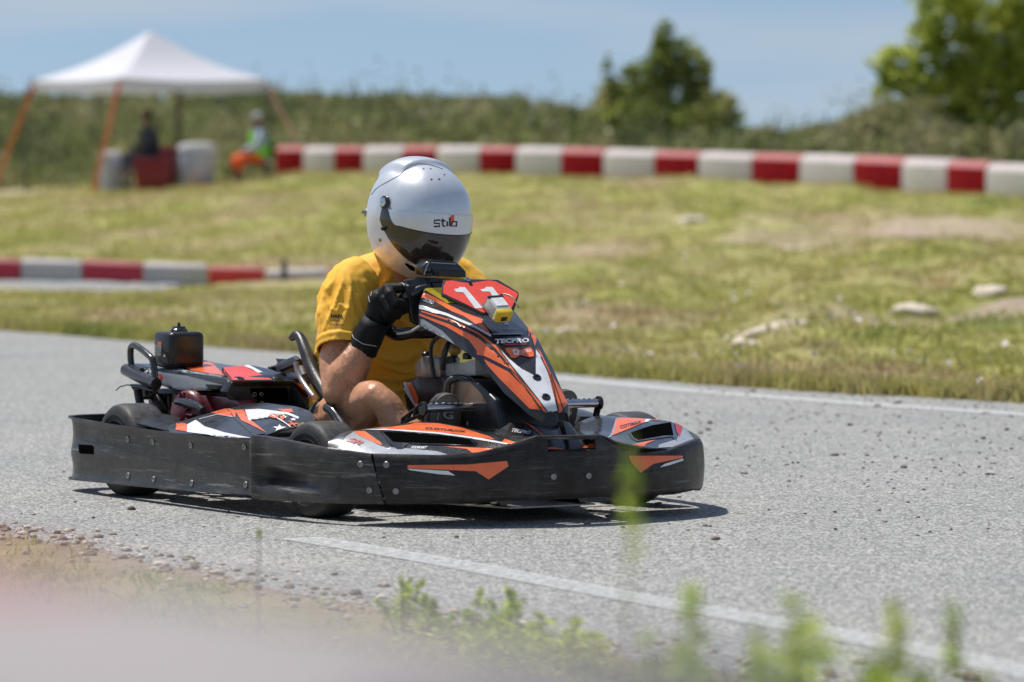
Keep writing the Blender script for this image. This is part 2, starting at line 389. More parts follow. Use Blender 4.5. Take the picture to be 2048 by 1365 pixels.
# ---- chassis
m = MB()
for s in (-1, 1):
    m.tube([(-1.3, .30*s, .075), (-.9, .30*s, .06), (-.3, .27*s, .05), (.1, .13*s, .05), (.35, .13*s, .055)], .016, 10, smooth=4)
    m.tube([(-.9, .30*s, .06), (-.85, .55*s, .09), (-.3, .55*s, .09), (-.25, .27*s, .055)], .011, 8, smooth=3)
    m.tube([(.02, .2*s, .09), (.0, .43*s, .12)], .013, 8)
    m.tube([(-.02, .12*s, .06), (0, .3*s, .1)], .014, 8)
    m.tube([(.20, .2*s, .055), (.46, .2*s, .09), (.5, .02*s, .1)], .01, 8, smooth=3)
m.tube([(-1.065, -.5, .139), (-1.065, .5, .139)], .02, 12)
m.tube([(-1.38, -.3, .12), (-1.38, .3, .12)], .014, 8); m.tube([(-1.2, -.3, .07), (-1.2, .3, .07)], .014, 8); m.tube([(-.3, -.27, .05), (-.3, .27, .05)], .014, 8)
m.build('chassis_frame', M_FRAME, kart, smooth=60)
MB().prism([(-.38, -.29, .036), (.02, -.25, .036), (.40, -.14, .036), (.40, .14, .036), (.02, .25, .036), (-.38, .29, .036)], (0, 0, .004)).build('floor_tray', M_STEEL, kart)
# ---- front fairing (near and far pods and centre): top skins behind the front bumper
def skin(name, rows, mats, thick=.004, sub=0, smooth=30):
    m = MB(); m.loft(rows, closed=False); return m.build(name, mats, kart, solid=thick, sub=sub, smooth=smooth)
def pod_rows(s):
    # columns from inner/rear edge to the bumper edge; near pod heights chosen from the photograph and mirrored
    st = [  # (outer x,y) (inner x,y,z) and outer z
        ((.19, -.605), (.165, -.585, .225), .205), ((.235, -.585), (.155, -.53, .250), .200), ((.30, -.55), (.15, -.46, .257), .196),
        ((.385, -.485), (.15, -.36, .268), .192), ((.44, -.42), (.16, -.27, .274), .190), ((.485, -.34), (.20, -.20, .262), .192), ((.52, -.25), (.27, -.15, .245), .200), ((.545, -.17), (.34, -.12, .236), .212), ((.55, -.11), (.40, -.10, .232), .225)]
    rows = []
    for (ox_, oy_), (ix, iy, iz), oz in st:
        r = []
        for t in (0, .08, .2, .35, .5, .65, .8, .92, 1):
            x = ix+(ox_-ix)*t; y = iy+(oy_-iy)*t; z = iz+(oz-iz)*(t**1.25)+.010*math.sin(math.pi*t)
            if t == 0: z -= .012
            r.append(Vector((x, y*s, z)))
        rows.append(r)
    rows = list(map(list, zip(*[dens3(list(c), 4) for c in zip(*rows)])))
    return rows
def dens3(P, n):
    out = []
    for i in range(len(P)-1):
        p0, p1, p2, p3 = P[max(i-1, 0)], P[i], P[i+1], P[min(i+2, len(P)-1)]
        for k in range(n):
            t = k/n; out.append(.5*((2*p1)+(p2-p0)*t+(2*p0-5*p1+4*p2-p3)*t*t+(3*p1-p0-3*p2+p3)*t**3))
    return out+[P[-1]]
NP = skin('front_fairing', pod_rows(1), M_STK)
FP = skin('front_fairing', pod_rows(-1), M_STK)
# fairing graphics; scoops are flat decals with their inner shade painted on
def Z2(l): return zz(l, 480, 800, s3)
def Z3(l): return zz(l, 980, 740, s4)
decal(NP, Z2([(700, 330), (750, 260), (800, 228), (1000, 330), (985, 332), (1180, 345), (1390, 365), (1480, 392), (1300, 400), (950, 385), (690, 345)]), M_GR, .001)
decal(NP, Z2([(800, 226), (880, 224), (990, 300), (1005, 325), (940, 300), (840, 255)]), M_OR, .0016)
decal(NP, Z2([(1430, 332), (1600, 338), (1870, 352), (1800, 375), (1660, 390), (1600, 350)]), M_OR, .0014)
decal(NP, Z2([(960, 202), (1060, 196), (1200, 178), (1240, 166), (1400, 170), (1560, 200), (1760, 262), (1800, 285), (1500, 242), (1200, 215), (1050, 210)]), M_OR, .0018)
decal(NP, Z2([(860, 212), (1050, 206), (1400, 232), (1700, 272), (1900, 312), (1880, 318), (1680, 285), (1400, 243), (1050, 217)]), M_WH, .0014)
decal(NP, Z2([(1870, 278), (1990, 318), (1960, 328), (1850, 300)]), M_OR, .0014)
decal(NP, Z2([(990, 222), (1200, 232), (1500, 258), (1640, 278), (1680, 310), (1660, 330), (1400, 322), (1190, 312), (1150, 350), (1110, 352), (1050, 310)]), M_BLKS, .0022)
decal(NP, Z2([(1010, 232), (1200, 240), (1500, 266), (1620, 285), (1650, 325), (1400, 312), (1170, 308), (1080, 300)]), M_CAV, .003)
text(NP, 'CLOTURAIX', Z2([(1305, 212)])[0], Z2([(1590, 238)])[0], Z2([(1312, 198)])[0], M_BLKP, .003, .03)
text(NP, 'SR', Z2([(742, 292)])[0], Z2([(848, 325)])[0], Z2([(775, 268)])[0], M_DRED, .003, .04, .3)
text(NP, 'SODIKART', Z2([(1205, 350)])[0], Z2([(1315, 352)])[0], Z2([(1215, 333)])[0], M_WHT, .003, .03, .3)
decal(FP, Z3([(965, 540), (1010, 395), (1040, 388), (1250, 392), (1240, 425), (1130, 470), (985, 530)]), M_OR, .0016)
decal(FP, Z3([(1250, 395), (1300, 392), (1270, 420), (1238, 425)]), M_WH, .0018)
decal(FP, Z3([(1300, 395), (1420, 396), (1380, 405), (1310, 410)]), M_OR, .0018)
decal(FP, Z3([(1110, 505), (1300, 440), (1440, 418), (1470, 430), (1490, 540), (1500, 580), (1460, 540), (1180, 578), (1145, 560)]), M_BLKS, .002)
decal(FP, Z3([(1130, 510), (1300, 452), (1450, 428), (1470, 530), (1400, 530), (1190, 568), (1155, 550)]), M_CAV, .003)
decal(FP, Z3([(1110, 610), (1240, 580), (1330, 565), (1250, 600), (1230, 628), (1110, 622)]), M_OR, .0016)
decal(FP, Z3([(1355, 605), (1500, 560), (1545, 450), (1600, 490), (1640, 545), (1600, 600), (1500, 622), (1350, 630)]), M_GR, .0016)
decal(FP, Z3([(1480, 425), (1530, 420), (1545, 470), (1520, 545), (1495, 500)]), M_DRED, .002)
decal(FP, Z3([(940, 560), (985, 500), (1010, 400), (1020, 395), (1000, 500), (970, 545)]), M_GR, .002)
text(FP, 'COTIMAX', Z3([(1045, 480)])[0], Z3([(1215, 436)])[0], Z3([(1040, 455)])[0], M_BLKP, .003, .02)
# centre block of the fairing with its raised sticker facet
def Q(u, v, x): return K(u, v, x=x)
m = MB()
cb_top = [Q(1020, 846, .30), Q(1070, 838, .28), Q(1128, 845, .26), Q(1150, 870, .30)]
m.prism([Q(1005, 873, .36), Q(1025, 845, .32), Q(1068, 852, .33), Q(1095, 875, .37), Q(1080, 900, .42), Q(1000, 900, .42)], (-.06, 0, 0))
m.prism([Q(1092, 875, .36), Q(1045, 846, .30), Q(1075, 842, .28), Q(1125, 848, .28), Q(1150, 874, .34), Q(1150, 900, .4), Q(1085, 900, .4)], (-.1, 0, 0))
m.prism([Q(1128, 842, .30), Q(1140, 845, .30), Q(1160, 872, .36), Q(1190, 882, .40), Q(1190, 900, .42), Q(1140, 900, .42)], (-.05, 0, 0))
CB = m.build('centre_fairing', M_STK, kart, bevel=.003)
decal(CB, Z3([(215, 405), (270, 415), (330, 450), (430, 525), (415, 525), (300, 445)]), M_OR, .002)
text(CB, 'TECPRO', Z3([(165, 503)])[0], Z3([(315, 524)])[0], Z3([(178, 476)])[0], M_WHT, .003, .03, .15)
decal(CB, Z3([(110, 540), (240, 552), (320, 575), (360, 590), (330, 605), (200, 590), (90, 560)]), M_GR, .002)
decal(CB, Z3([(720, 632), (830, 590), (835, 630)]), M_OR, .002)
decal(CB, Z3([(455, 630), (480, 625), (600, 640), (455, 640)]), M_OR, .002)
# ---- nassau panel
NPX = [  # rows: (wing px, wing hw), (crease px, hw), centre rise
    ((843, 600), .135, (848, 577), .122, .004), ((838, 652), .160, (838, 610), .155, .010), ((900, 684), .140, (905, 643), .128, .016),
    ((957, 722), .118, (968, 682), .100, .020), ((1008, 786), .100, (1020, 742), .080, .020), ((1058, 830), .070, (1078, 812), .050, .012), ((1085, 846), .045, (1092, 828), .036, .006)]
rows = []
for (wp, hw, cp, hc, rise) in NPX:
    a = K(*wp, y=-hw); c = K(*cp, y=-hc); r = [a, (a+c)/2+Vector((.002, -.002, 0)), c]
    for t in (.5, 0, -.5): r.append(Vector((c.x+rise*(1-t*t), -hc*t, c.z+rise*.5*(1-t*t))))
    g_ = .80 if wp[0] > 850 and wp[0] < 1050 else .93
    r[-1].y *= g_; r += [Vector((c.x, hc*g_, c.z)), Vector((((a+c)/2).x+.002, (hw+hc)/2*g_+.002, ((a+c)/2).z)), Vector((a.x, hw*g_, a.z))]
    rows.append(r)
rows = list(map(list, zip(*[sum([[P[i], P[i].lerp(P[i+1], .5)] for i in range(len(P)-1)], [])+[P[-1]] for P in map(list, zip(*rows))])))
NS = skin('front_panel', rows, M_STK, .008, smooth=28)
sn = 3.792
def Zn(l): return zz(l, 780, 520, sn)
decal(NS, Zn([(250, 222), (330, 205), (395, 195), (420, 260), (520, 330), (430, 330), (330, 270)]), M_YE, .001)
decal(NS, Zn([(240, 240), (330, 280), (440, 340), (560, 400), (700, 450), (770, 580), (640, 500), (480, 400), (380, 340), (300, 300), (235, 285)]), M_OR, .001)
decal(NS, Zn([(228, 290), (330, 310), (430, 380), (560, 430), (620, 470), (740, 560), (620, 520), (400, 430), (222, 350)]), M_STK, .0018)
text(NS, 'TECPRO', Zn([(245, 315)])[0], Zn([(322, 345)])[0], Zn([(258, 288)])[0], M_WHT, .003, .03, .1)
decal(NS, Zn([(225, 345), (430, 410), (640, 500), (770, 575), (765, 590), (640, 520), (430, 430), (225, 372)]), M_WH, .0024)  # highlight along the fold, put into the colour as a white streak
decal(NS, Zn([(240, 385), (450, 450), (680, 560), (800, 650), (900, 760), (900, 820), (860, 800), (720, 730), (660, 720), (660, 690), (600, 610), (430, 510), (220, 420), (218, 390)]), M_OR, .0012)
decal(NS, Zn([(225, 392), (450, 465), (680, 578), (790, 665), (900, 790), (905, 820), (885, 800), (775, 680), (670, 595), (450, 485), (225, 405)]), M_STK, .002)
decal(NS, Zn([(235, 450), (260, 455), (400, 540), (470, 610), (495, 645), (420, 600), (330, 520), (270, 490), (235, 505)]), M_GR, .0012)
decal(NS, Zn([(715, 755), (800, 800), (900, 850), (1000, 950), (1090, 1060), (1145, 1140), (1060, 1130), (960, 1030), (830, 900), (740, 800)]), M_OR, .0012)
decal(NS, Zn([(835, 680), (900, 750), (1000, 830), (1105, 885), (1105, 680), (1135, 720), (1200, 870), (1280, 1185), (1215, 1180), (1120, 1050), (1000, 900), (920, 800)]), M_WH, .0012)
decal(NS, Zn([(820, 672), (900, 790), (1000, 920), (1120, 1065), (1215, 1180), (1150, 1140), (1060, 1020), (920, 850), (870, 770)]), M_OR, .002)
decal(NS, Zn([(1110, 665), (1140, 700), (1210, 850), (1300, 1000), (1345, 1090), (1310, 1130), (1280, 1180), (1240, 1010), (1180, 820)]), M_OR, .002)
line(NS, Zn([(1140, 740), (1200, 860), (1240, 980), (1282, 1180)]), 2, M_BLKP, .0026)
line(NS, Zn([(1215, 870), (1260, 990), (1310, 1130)]), 2, M_BLKP, .0026)
line(NS, Zn([(830, 690), (915, 800), (1000, 905), (1110, 1045), (1215, 1182)]), 2, M_BLKP, .0026)
line(NS, Zn([(905, 825), (960, 880), (1040, 985), (1150, 1140)]), 2.4, M_BLKP, .0026)
decal(NS, Zn([(1020, 380), (1060, 410), (1100, 500), (1108, 620), (1095, 660), (1075, 600), (1060, 560), (1050, 590), (1040, 480)]), M_OR, .002)
text(NS, 'TECPRO', Zn([(800, 640)])[0], Zn([(1055, 632)])[0], Zn([(795, 606)])[0], M_WHT, .003, .05, .1)
decal(NS, Zn([(850, 645), (1040, 640), (1035, 646), (880, 655)]), M_DRED, .003)
decal(NS, Zn([(875, 675), (960, 672), (990, 690), (1060, 668), (1085, 690), (1090, 735), (1050, 745), (990, 728), (950, 752), (920, 750), (900, 720), (880, 700)]), M_OR, .003)
decal(NS, Zn([(925, 690), (950, 685), (980, 700), (975, 730), (945, 730)]), M_WHT, .004)
decal(NS, Zn([(938, 700), (955, 695), (965, 710), (950, 720)]), M_OR, .0046)
text(NS, 'Sodex', Zn([(1000, 715)])[0], Zn([(1070, 705)])[0], Zn([(1000, 688)])[0], M_WHT, .004, .01, .1)
decal(NS, Zn([(690, 470), (960, 460), (1000, 570), (790, 575)]), M_BLKS, .004)
decal(NS, Zn([(770, 572), (1005, 568), (1005, 576), (790, 580)]), M_GR, .005)
decal(NS, Zn([(845, 480), (870, 490), (885, 475), (888, 492), (910, 495), (890, 502), (900, 515), (880, 505), (860, 512), (868, 498)]), M_WHT, .005)
text(NS, 'GVM', Zn([(790, 552)])[0], Zn([(950, 548)])[0], Zn([(795, 535)])[0], M_GR, .005, 0)
for q in ((1113, 894), (1183, 1042)): bolt(NS, NS, 780+q[0]/sn, 520+q[1]/sn, .013, M_BLK)
# number plate standing on the top of the panel
PL = [(405, 150), (540, 145), (690, 148), (820, 150), (975, 245), (978, 270), (935, 400), (880, 412), (700, 412), (570, 350), (395, 270), (388, 250)]
sq = lambda p: K(p[0], p[1], y=interp(p[0], [(880, -.085), (1040, .13)]))
pc = [sq(p) for p in Zn(PL)]
ctr = sum(pc, Vector())/len(pc)
nrm = Vector((.50, 0, .866))
def onp(u, v, o=0.0):   # plate plane
    c0 = Vector((.115, .02, .628)); n = PN; d = kray(u, v); t = (c0+n*o-CK).dot(n)/d.dot(n); return CK+d*t
PN = Vector((.62, -.04, .785)).normalized()
m = MB(); m.prism([onp(*p) for p in Zn(PL)], -PN*.006)
PT = m.build('number_plate', M_BLK, kart, bevel=.0015)
decal(PT, Zn([(425, 162), (470, 158), (540, 172), (610, 178), (690, 165), (750, 158), (800, 165), (962, 250), (968, 268), (905, 400), (880, 405), (700, 400), (580, 340), (400, 255), (405, 200)]), M_RED, .0008)
zo = lambda l: zz(l, 840, 540, 8.532)
decal(PT, zo([(580, 335), (650, 325), (675, 300), (765, 305), (1070, 660), (940, 665), (735, 390), (610, 385)]), M_WHT, .0016)
decal(PT, zo([(1025, 345), (1100, 330), (1125, 298), (1230, 300), (1400, 505), (1520, 650), (1450, 660), (1300, 560), (1190, 380), (1065, 375)]), M_WHT, .0016)
bolt(PT, PT, 840+860/8.532, 540+250/8.532, .006, M_BLK); bolt(PT, PT, 840+810/8.532, 540+170/8.532, .009, M_CHR)
# transponder box
ux = PN.cross(Vector((0, 1, 0))).normalized(); fw = Vector((.785, 0, -.62)).normalized()
tb = onp(840+1330/8.532, 540+640/8.532, .022); rot = Matrix((fw, Vector((0, 1, 0)), PN)).transposed()
rot = rot @ Matrix.Rotation(R(4), 3, 'Z')
e = MB().box(tb, (.062, .050, .034), 0, rot).build('transponder', M_GPL, kart, bevel=.004)
MB().box(tb+fw*.036, (.018, .053, .037), 0, rot).build('end_cap', M_YPL, e, bevel=.004)
MB().box(tb+PN*.0185-fw*.002, (.034, .040, .003), 0, rot).build('label_plate', M_WHT, e)
MB().box(tb-fw*.026, (.014, .053, .0365), 0, rot).build('back_cap', M_BLK, e, bevel=.003)
MB().box(tb+fw*.046-PN*.005, (.004, .020, .014), 0, rot).build('socket', M_BLK, e, bevel=.002)
MB().box(tb-PN*.016, (.075, .062, .004), 0, rot).build('mount_bracket', M_STEEL, e)
MB().tube([tb+Vector((-.02, .02, .02)), tb+Vector((-.04, .035, .035)), tb+Vector((-.01, .05, .03)), tb+Vector((.03, .05, 0))], .0022, 6, smooth=4).build('cable_tie', M_BLK, e)
# ---- steering
SWC = Vector((-.205, -.005, .575)); SN = Vector((-.62, 0, .785)).normalized(); SU = Vector((.785, 0, .62)).normalized(); SY = Vector((0, 1, 0))
def sw(y, up, n=0): return SWC+SY*y+SU*up+SN*n
Lw = K(785, 605, y=-.165)
rim = [(-.085, .105), (0, .11), (.085, .105), (.14, .075), (.165, .01), (.155, -.06), (.115, -.105), (.05, -.115), (0, -.118), (-.05, -.115), (-.115, -.105), (-.155, -.06), (-.165, .01), (-.14, .075), (-.085, .105)]
m = MB(); m.tube([sw(*q) for q in rim], .0165, 12, smooth=5)
SWO = m.build('steering_wheel', M_BLKS, kart, smooth=80)
m = MB(); m.box(sw(0, 0, -.01), (.07, .09, .012), 0, Matrix((SU, SY, SN)).transposed())
for a, b in (((-.04, .0), (-.155, .0)), ((.04, 0), (.155, 0)), ((0, -.03), (0, -.105))): m.tube([sw(*a, -.01), sw(*b, 0)], .009, 8)
m.tube([(-.20, 0, .56), (-.02, 0, .20), (.05, 0, .07)], .011, 10)
m.build('steering_column', M_FRAME, SWO)
# tube from the lower wheel to the panel and top bar
m = MB(); m.tube([K(762, 640, y=-.16), K(772, 662, y=-.15), K(795, 674, y=-.13), K(830, 668, y=-.1), K(870, 662, y=-.08)], .012, 10, smooth=4)
m.build('wheel_grip', M_BLK, SWO, smooth=70)
m = MB(); m.tube([K(795, 668, y=-.17), K(822, 663, y=-.165), K(840, 652, y=-.16)], .004, 8, smooth=4); m.build('cable_sleeve', M_GPL, SWO, smooth=70)
m = MB(); m.prism([K(812, 560, y=-.12), K(842, 556, y=-.1), K(1000, 562, y=.08), K(1000, 590, y=.08), K(900, 600, y=-.06), K(812, 592, y=-.12)], (-.02, 0, 0))
m.build('wheel_bar', M_BLKS, SWO, bevel=.004)
m = MB(); m.prism([K(814, 572, x=-.13), K(846, 572, x=-.13), K(846, 655, x=-.13), K(826, 645, x=-.13)], (-.02, 0, 0)); m.build('hub_cover', M_BLK, SWO, bevel=.003)
# lap display on the wheel
m = MB()
zh = lambda l: zz(l, 600, 300, 3.413)
def dp(l, x): return [K(u, v, x=x) for u, v in zh(l)]
m.prism(dp([(840, 860), (835, 800), (870, 760), (915, 752), (1070, 768), (1095, 790), (1130, 825), (1125, 870)], -.13), (-.045, 0, .004))
DP = m.build('lap_display', M_BLKS, SWO, bevel=.004)
m = MB(); m.prism(dp([(925, 862), (905, 810), (1115, 820), (1132, 830), (1135, 872)], -.118), (-.012, 0, 0)); m.build('display_hood', M_BLK, DP, bevel=.002)
m = MB(); m.prism(dp([(950, 862), (945, 835), (1080, 838), (1085, 865)], -.114), (-.004, 0, 0)); m.build('screen', mat('screen_black', (.004, .004, .005), .1), DP)
line(DP, zh([(845, 850), (862, 800), (880, 765)]), 2, M_GPL); line(DP, zh([(893, 770), (1065, 780)]), 1.5, M_GPL)
# ---- fuel tank between the knees, pump parts and hose
m = MB()
tx = .02
tk = [K(803, 770, y=-.115), K(806, 763, y=-.115), K(830, 757, y=-.115), K(905, 752, y=-.115), K(955, 765, y=-.115), K(990, 800, y=-.115), K(1000, 860, y=-.115), K(880, 872, y=-.115), K(815, 830, y=-.115)]
m.prism(tk, (0, .2, 0)); TK = m.build('fuel_tank', M_BLK, kart, bevel=.012, smooth=50)
decal(TK, Zn([(85, 925), (120, 925), (215, 1100), (195, 1120), (90, 960)]), M_WH, .001); decal(TK, Zn([(120, 928), (170, 930), (220, 1050), (215, 1090), (190, 1090)]), M_OR, .0016)
decal(TK, Zn([(445, 920), (610, 930), (700, 1020), (740, 1090), (440, 1090)]), mat('aluminium_plate', (.30, .21, .15), .45, metal=.5, dust=.2), .001)
m = MB(); m.tube([K(890, 860, y=-.13), K(893, 790, y=-.135), K(900, 762, y=-.13), K(930, 758, y=-.1), K(960, 778, y=-.1), K(995, 812, y=-.1), K(1003, 850, y=-.1)], .011, 10, smooth=5)
m.build('tank_hoop', M_FRAME, kart, smooth=70)
m = MB(); m.prism([K(830, 757, y=-.1), K(828, 728, y=-.1), K(842, 712, y=-.1), K(880, 716, y=-.1), K(880, 757, y=-.1)], (0, .07, 0)); FM = m.build('fuel_pump', M_STEEL, kart, bevel=.006)
m = MB(); m.prism([K(884, 755, y=-.08), K(884, 728, y=-.08), K(925, 726, y=-.08), K(950, 718, y=-.08), K(950, 752, y=-.08)], (0, .06, 0)); m.build('regulator', M_GPL, FM, bevel=.004)
for u, v in ((853, 713), (935, 716), (905, 722)): MB().lathe([(.014, 0), (.014, .014), (.010, .018), (0, .018)], K(u, v+3, y=-.065), (0, 0, 1), 14).build('cap', M_BLK, FM)
m = MB(); m.tube([K(868, 755, y=-.12), K(862, 710, y=-.12), K(866, 685, y=-.11), K(884, 672, y=-.1), K(905, 680, y=-.08)], .006, 8, smooth=5)
m.tube([K(885, 740, y=-.11), K(890, 705, y=-.11), K(902, 680, y=-.09)], .009, 8, smooth=4); m.build('hose', M_BLK, FM, smooth=70)
m = MB(); m.ell(K(910, 700, y=-.06), (.02, .02, .016)); m.build('filter', mat('amber_plastic', (.5, .27, .07), .35), FM, smooth=90)
# ---- pedals
for y0, y1, s in ((-.275, -.075, -1), (.125, .312, 1)):
    x0, z0 = .15, .308
    m = MB(); m.tube([(x0, y0, z0), (x0, y1, z0)], .0125, 16)
    for i in range(9): m.tube([(x0+.002, y0+.02+i*(y1-y0-.04)/8, z0+.010), (x0+.002, y0+.028+i*(y1-y0-.04)/8, z0+.012)], .004, 6)
    pd = m.build('pedal', M_CHR, kart, smooth=60)
    for yy in ((y0, y1) if s < 0 else (y1,)):
        m = MB(); m.lathe([(.020, -.004), (.020, .004)], (x0, yy, z0), (0, 1, 0), 14)
        ex_ = -.10 if yy == y0 and s < 0 else .0
        if s < 0 and yy == y0:
            for a, b in (((x0, z0+.015), (x0-.115, z0-.035)), ((x0-.01, z0-.018), (x0-.115, z0-.045)), ((x0-.05, z0-.03), (x0-.04, z0-.0)), ((x0-.085, z0-.04), (x0-.075, z0-.02)), ((x0-.115, z0-.035), (x0-.12, z0-.06))): m.tube([(a[0], yy, a[1]), (b[0], yy, b[1])], .0055, 6)
        else:
            m.tube([(x0, yy, z0), (x0-.02, yy, z0-.05), (x0-.07, yy, z0-.10), (x0-.03, yy, z0-.14), (x0, yy, z0-.2)], .010, 8)
        m.build('pedal_arm', M_BLK, pd, smooth=50)
    if s < 0:
        m = MB(); m.prism([K(940, 830, x=.13), K(957, 822, x=.13), K(972, 835, x=.13), K(962, 850, x=.13), K(975, 868, x=.13), K(945, 868, x=.13), K(935, 850, x=.13)], (-.006, 0, 0)); m.build('linkage_plate', M_STEEL, pd)
# front side bars near the driver's calf
m = MB(); m.tube([K(655, 815, y=-.33), K(668, 825, y=-.33), K(690, 858, y=-.33)], .016, 12, smooth=3); m.build('side_bar', M_FRAME, kart, smooth=70)
m = MB(); m.prism([K(663, 803, y=-.24), K(680, 808, y=-.24), K(700, 850, y=-.24), K(690, 862, y=-.24), K(672, 830, y=-.24)], (0, .05, 0)); m.build('seat_guard', M_OR, kart)
# ---- seat
path = [(-.36, .115, .10), (-.5, .075, .14), (-.66, .07, .17), (-.80, .11, .19), (-.86, .22, .20), (-.87, .33, .10), (-.89, .41, .03)]
rows = []
for i, (x, z, hw) in enumerate(path):
    t = Vector((path[min(i+1, 6)][0]-path[max(i-1, 0)][0], 0, path[min(i+1, 6)][1]-path[max(i-1, 0)][1])).normalized()
    n = Vector((-t.z, 0, t.x)); n = n if n.z+n.x*.6 > 0 else -n; w = .165+.03*i/6; c = Vector((x, 0, z))
    r = []
    for a, b in ((-1.06, 1), (-1.02, .6), (-.95, .25), (-.8, .06), (-.5, 0), (0, 0), (.5, 0), (.8, .06), (.95, .25), (1.02, .6), (1.06, 1)): r.append(c+Vector((0, a*w, 0))+n*(b*hw))
    rows.append(r)
m = MB(); m.loft(rows, closed=False)
ST = m.build('seat', M_SEAT, kart, solid=.007, sub=2, smooth=60)
m = MB(); m.tube([K(583, 677, y=-.2), K(592, 670, y=-.2), K(601, 678, y=-.2), K(612, 705, y=-.205), K(630, 750, y=-.21), K(660, 800, y=-.22), K(680, 828, y=-.22)], [.010, .014, .016, .020, .024, .022, .016], 10, smooth=5)
m.build('seat_edge', M_SEAT, ST, smooth=70)
m = MB(); m.tube([K(592, 725, y=-.26), K(598, 750, y=-.26), K(612, 774, y=-.26), K(628, 795, y=-.27)], .009, 10, smooth=4); m.tube([K(601, 735, y=-.25), K(608, 752, y=-.25)], .011, 8); m.build('seat_stay', M_STEEL, kart, smooth=70)
# ---- engine bay
s1 = 3.102
def Z1(l): return zz(l, 100, 620, s1)
def Y(l, y): return [K(u, v, y=y) for u, v in Z1(l)]
def X(l, x): return [K(u, v, x=x) for u, v in Z1(l)]
yc = -.36
sA, sB = K(268, 726, y=yc), K(455, 752, y=yc)
xf = K(465, 764, y=-.40).x
# left slab of the cover
m = MB()
lo = Y([(505, 345), (560, 362), (700, 385), (860, 405), (1090, 425), (1120, 460), (1075, 490), (1000, 500), (770, 500), (600, 440), (500, 400)], -.40)
m.prism(lo, (0, .26, .012))
CV = m.build('engine_cover', M_STK, kart, bevel=.004)
decal(CV, Z1([(560, 372), (600, 362), (700, 390), (860, 412), (1080, 468), (970, 462), (1000, 498), (770, 497), (640, 450), (585, 410)]), M_GR, .001)
decal(CV, Z1([(965, 462), (1080, 470), (1030, 478), (1060, 492), (990, 490)]), M_BLKP, .002)
decal(CV, Z1([(655, 395), (700, 402), (690, 445), (670, 450), (650, 420)]), M_RED, .002)
text(CV, 'R', Z1([(662, 436)])[0], Z1([(690, 438)])[0], Z1([(664, 406)])[0], M_WHT, .003, .04)
decal(CV, Z1([(590, 385), (615, 368), (632, 380), (630, 410), (612, 402), (600, 410)]), M_WHT, .002)
decal(CV, Z1([(604, 388), (618, 380), (622, 395), (610, 400)]), M_BLKP, .003)
# top orange wedge and front box of the cover
m = MB()
a = [K(*p, y=q) for p, q in zip(Z1([(520, 332), (780, 335), (1000, 322), (1090, 412), (870, 385), (640, 365)]), (-.39, -.30, -.22, -.385, -.392, -.395))]
m.prism(a, (0, 0, -.03)); TW = m.build('cover_top', M_STK, CV, bevel=.002)
decal(TW, Z1([(785, 340), (860, 325), (985, 320), (1010, 328), (1085, 408), (1000, 398), (880, 378), (840, 362)]), M_OR, .001)
decal(TW, Z1([(640, 350), (760, 352), (860, 380), (1080, 412), (1060, 418), (860, 392), (700, 368)]), M_GR, .001)
m = MB()
fx = xf
front = X([(1130, 448), (1525, 445), (1625, 520), (1480, 612), (1205, 606), (1100, 510)], fx)
m.prism(front, (-.05, 0, 0))
topb = [K(*p, x=q) for p, q in zip(Z1([(1130, 440), (1525, 440), (1375, 368), (1240, 342), (1065, 355)]), (fx, fx, fx-.12, fx-.17, fx-.16))]
m.prism(topb, (0, 0, -.02))
FX = m.build('cover_front', M_BLK, CV, bevel=.003)
decal(FX, Z1([(1075, 358), (1200, 350), (1380, 435), (1125, 438), (1090, 400)]), M_RED, .001)
decal(FX, Z1([(1200, 350), (1240, 343), (1370, 372), (1440, 405), (1400, 425), (1300, 400)]), mat('navy_sticker', (.05, .07, .11), .3, coat=.3), .001)
decal(FX, Z1([(1200, 352), (1235, 345), (1320, 390), (1290, 395), (1250, 370)]), M_WH, .002)
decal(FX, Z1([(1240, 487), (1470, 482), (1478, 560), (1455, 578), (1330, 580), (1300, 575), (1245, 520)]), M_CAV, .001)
for q, r in (((1268, 526), 13), ((1310, 524), 12), ((1315, 580), 13)):
    decal(FX, Z1([(q[0]+r*math.cos(k), q[1]+r*math.sin(k)) for k in [i*.6283 for i in range(10)]]), M_GPL, .0016)
    decal(FX, Z1([(q[0]+r*.8*math.cos(k), q[1]+r*.8*math.sin(k)) for k in [i*.6283 for i in range(10)]]), M_BLKP, .0024)
for q in ((1175, 428), (1405, 422)): bolt(FX, FX, 100+q[0]/s1, 620+q[1]/s1, .016, M_BLK)
# sloping strip with orange edge from the cover to the seat, dark underside
m = MB(); m.prism(X([(1530, 450), (1600, 490), (1670, 545), (1640, 560), (1600, 520)], fx+.02), (-.02, 0, 0)); m.build('cover_strut', M_OR, CV)
m = MB(); m.prism(X([(1610, 530), (1625, 530), (1640, 640), (1625, 700), (1612, 640)], fx+.04), (-.01, 0, 0)); m.build('cable', M_OR, kart)
m = MB(); m.tube([K(560, 735, y=-.2), K(592, 722, y=-.2), K(598, 728, y=-.2)], .016, 8); m.build('rear_seat_tube', M_FRAME, kart); m = MB(); m.prism([K(540, 735, x=-.95), K(603, 718, x=-.95), K(612, 745, x=-.95), K(600, 770, x=-.95), K(545, 745, x=-.95)], (-.02, 0, 0)); m.build('rear_seat_plate', M_BLK, kart, bevel=.003)
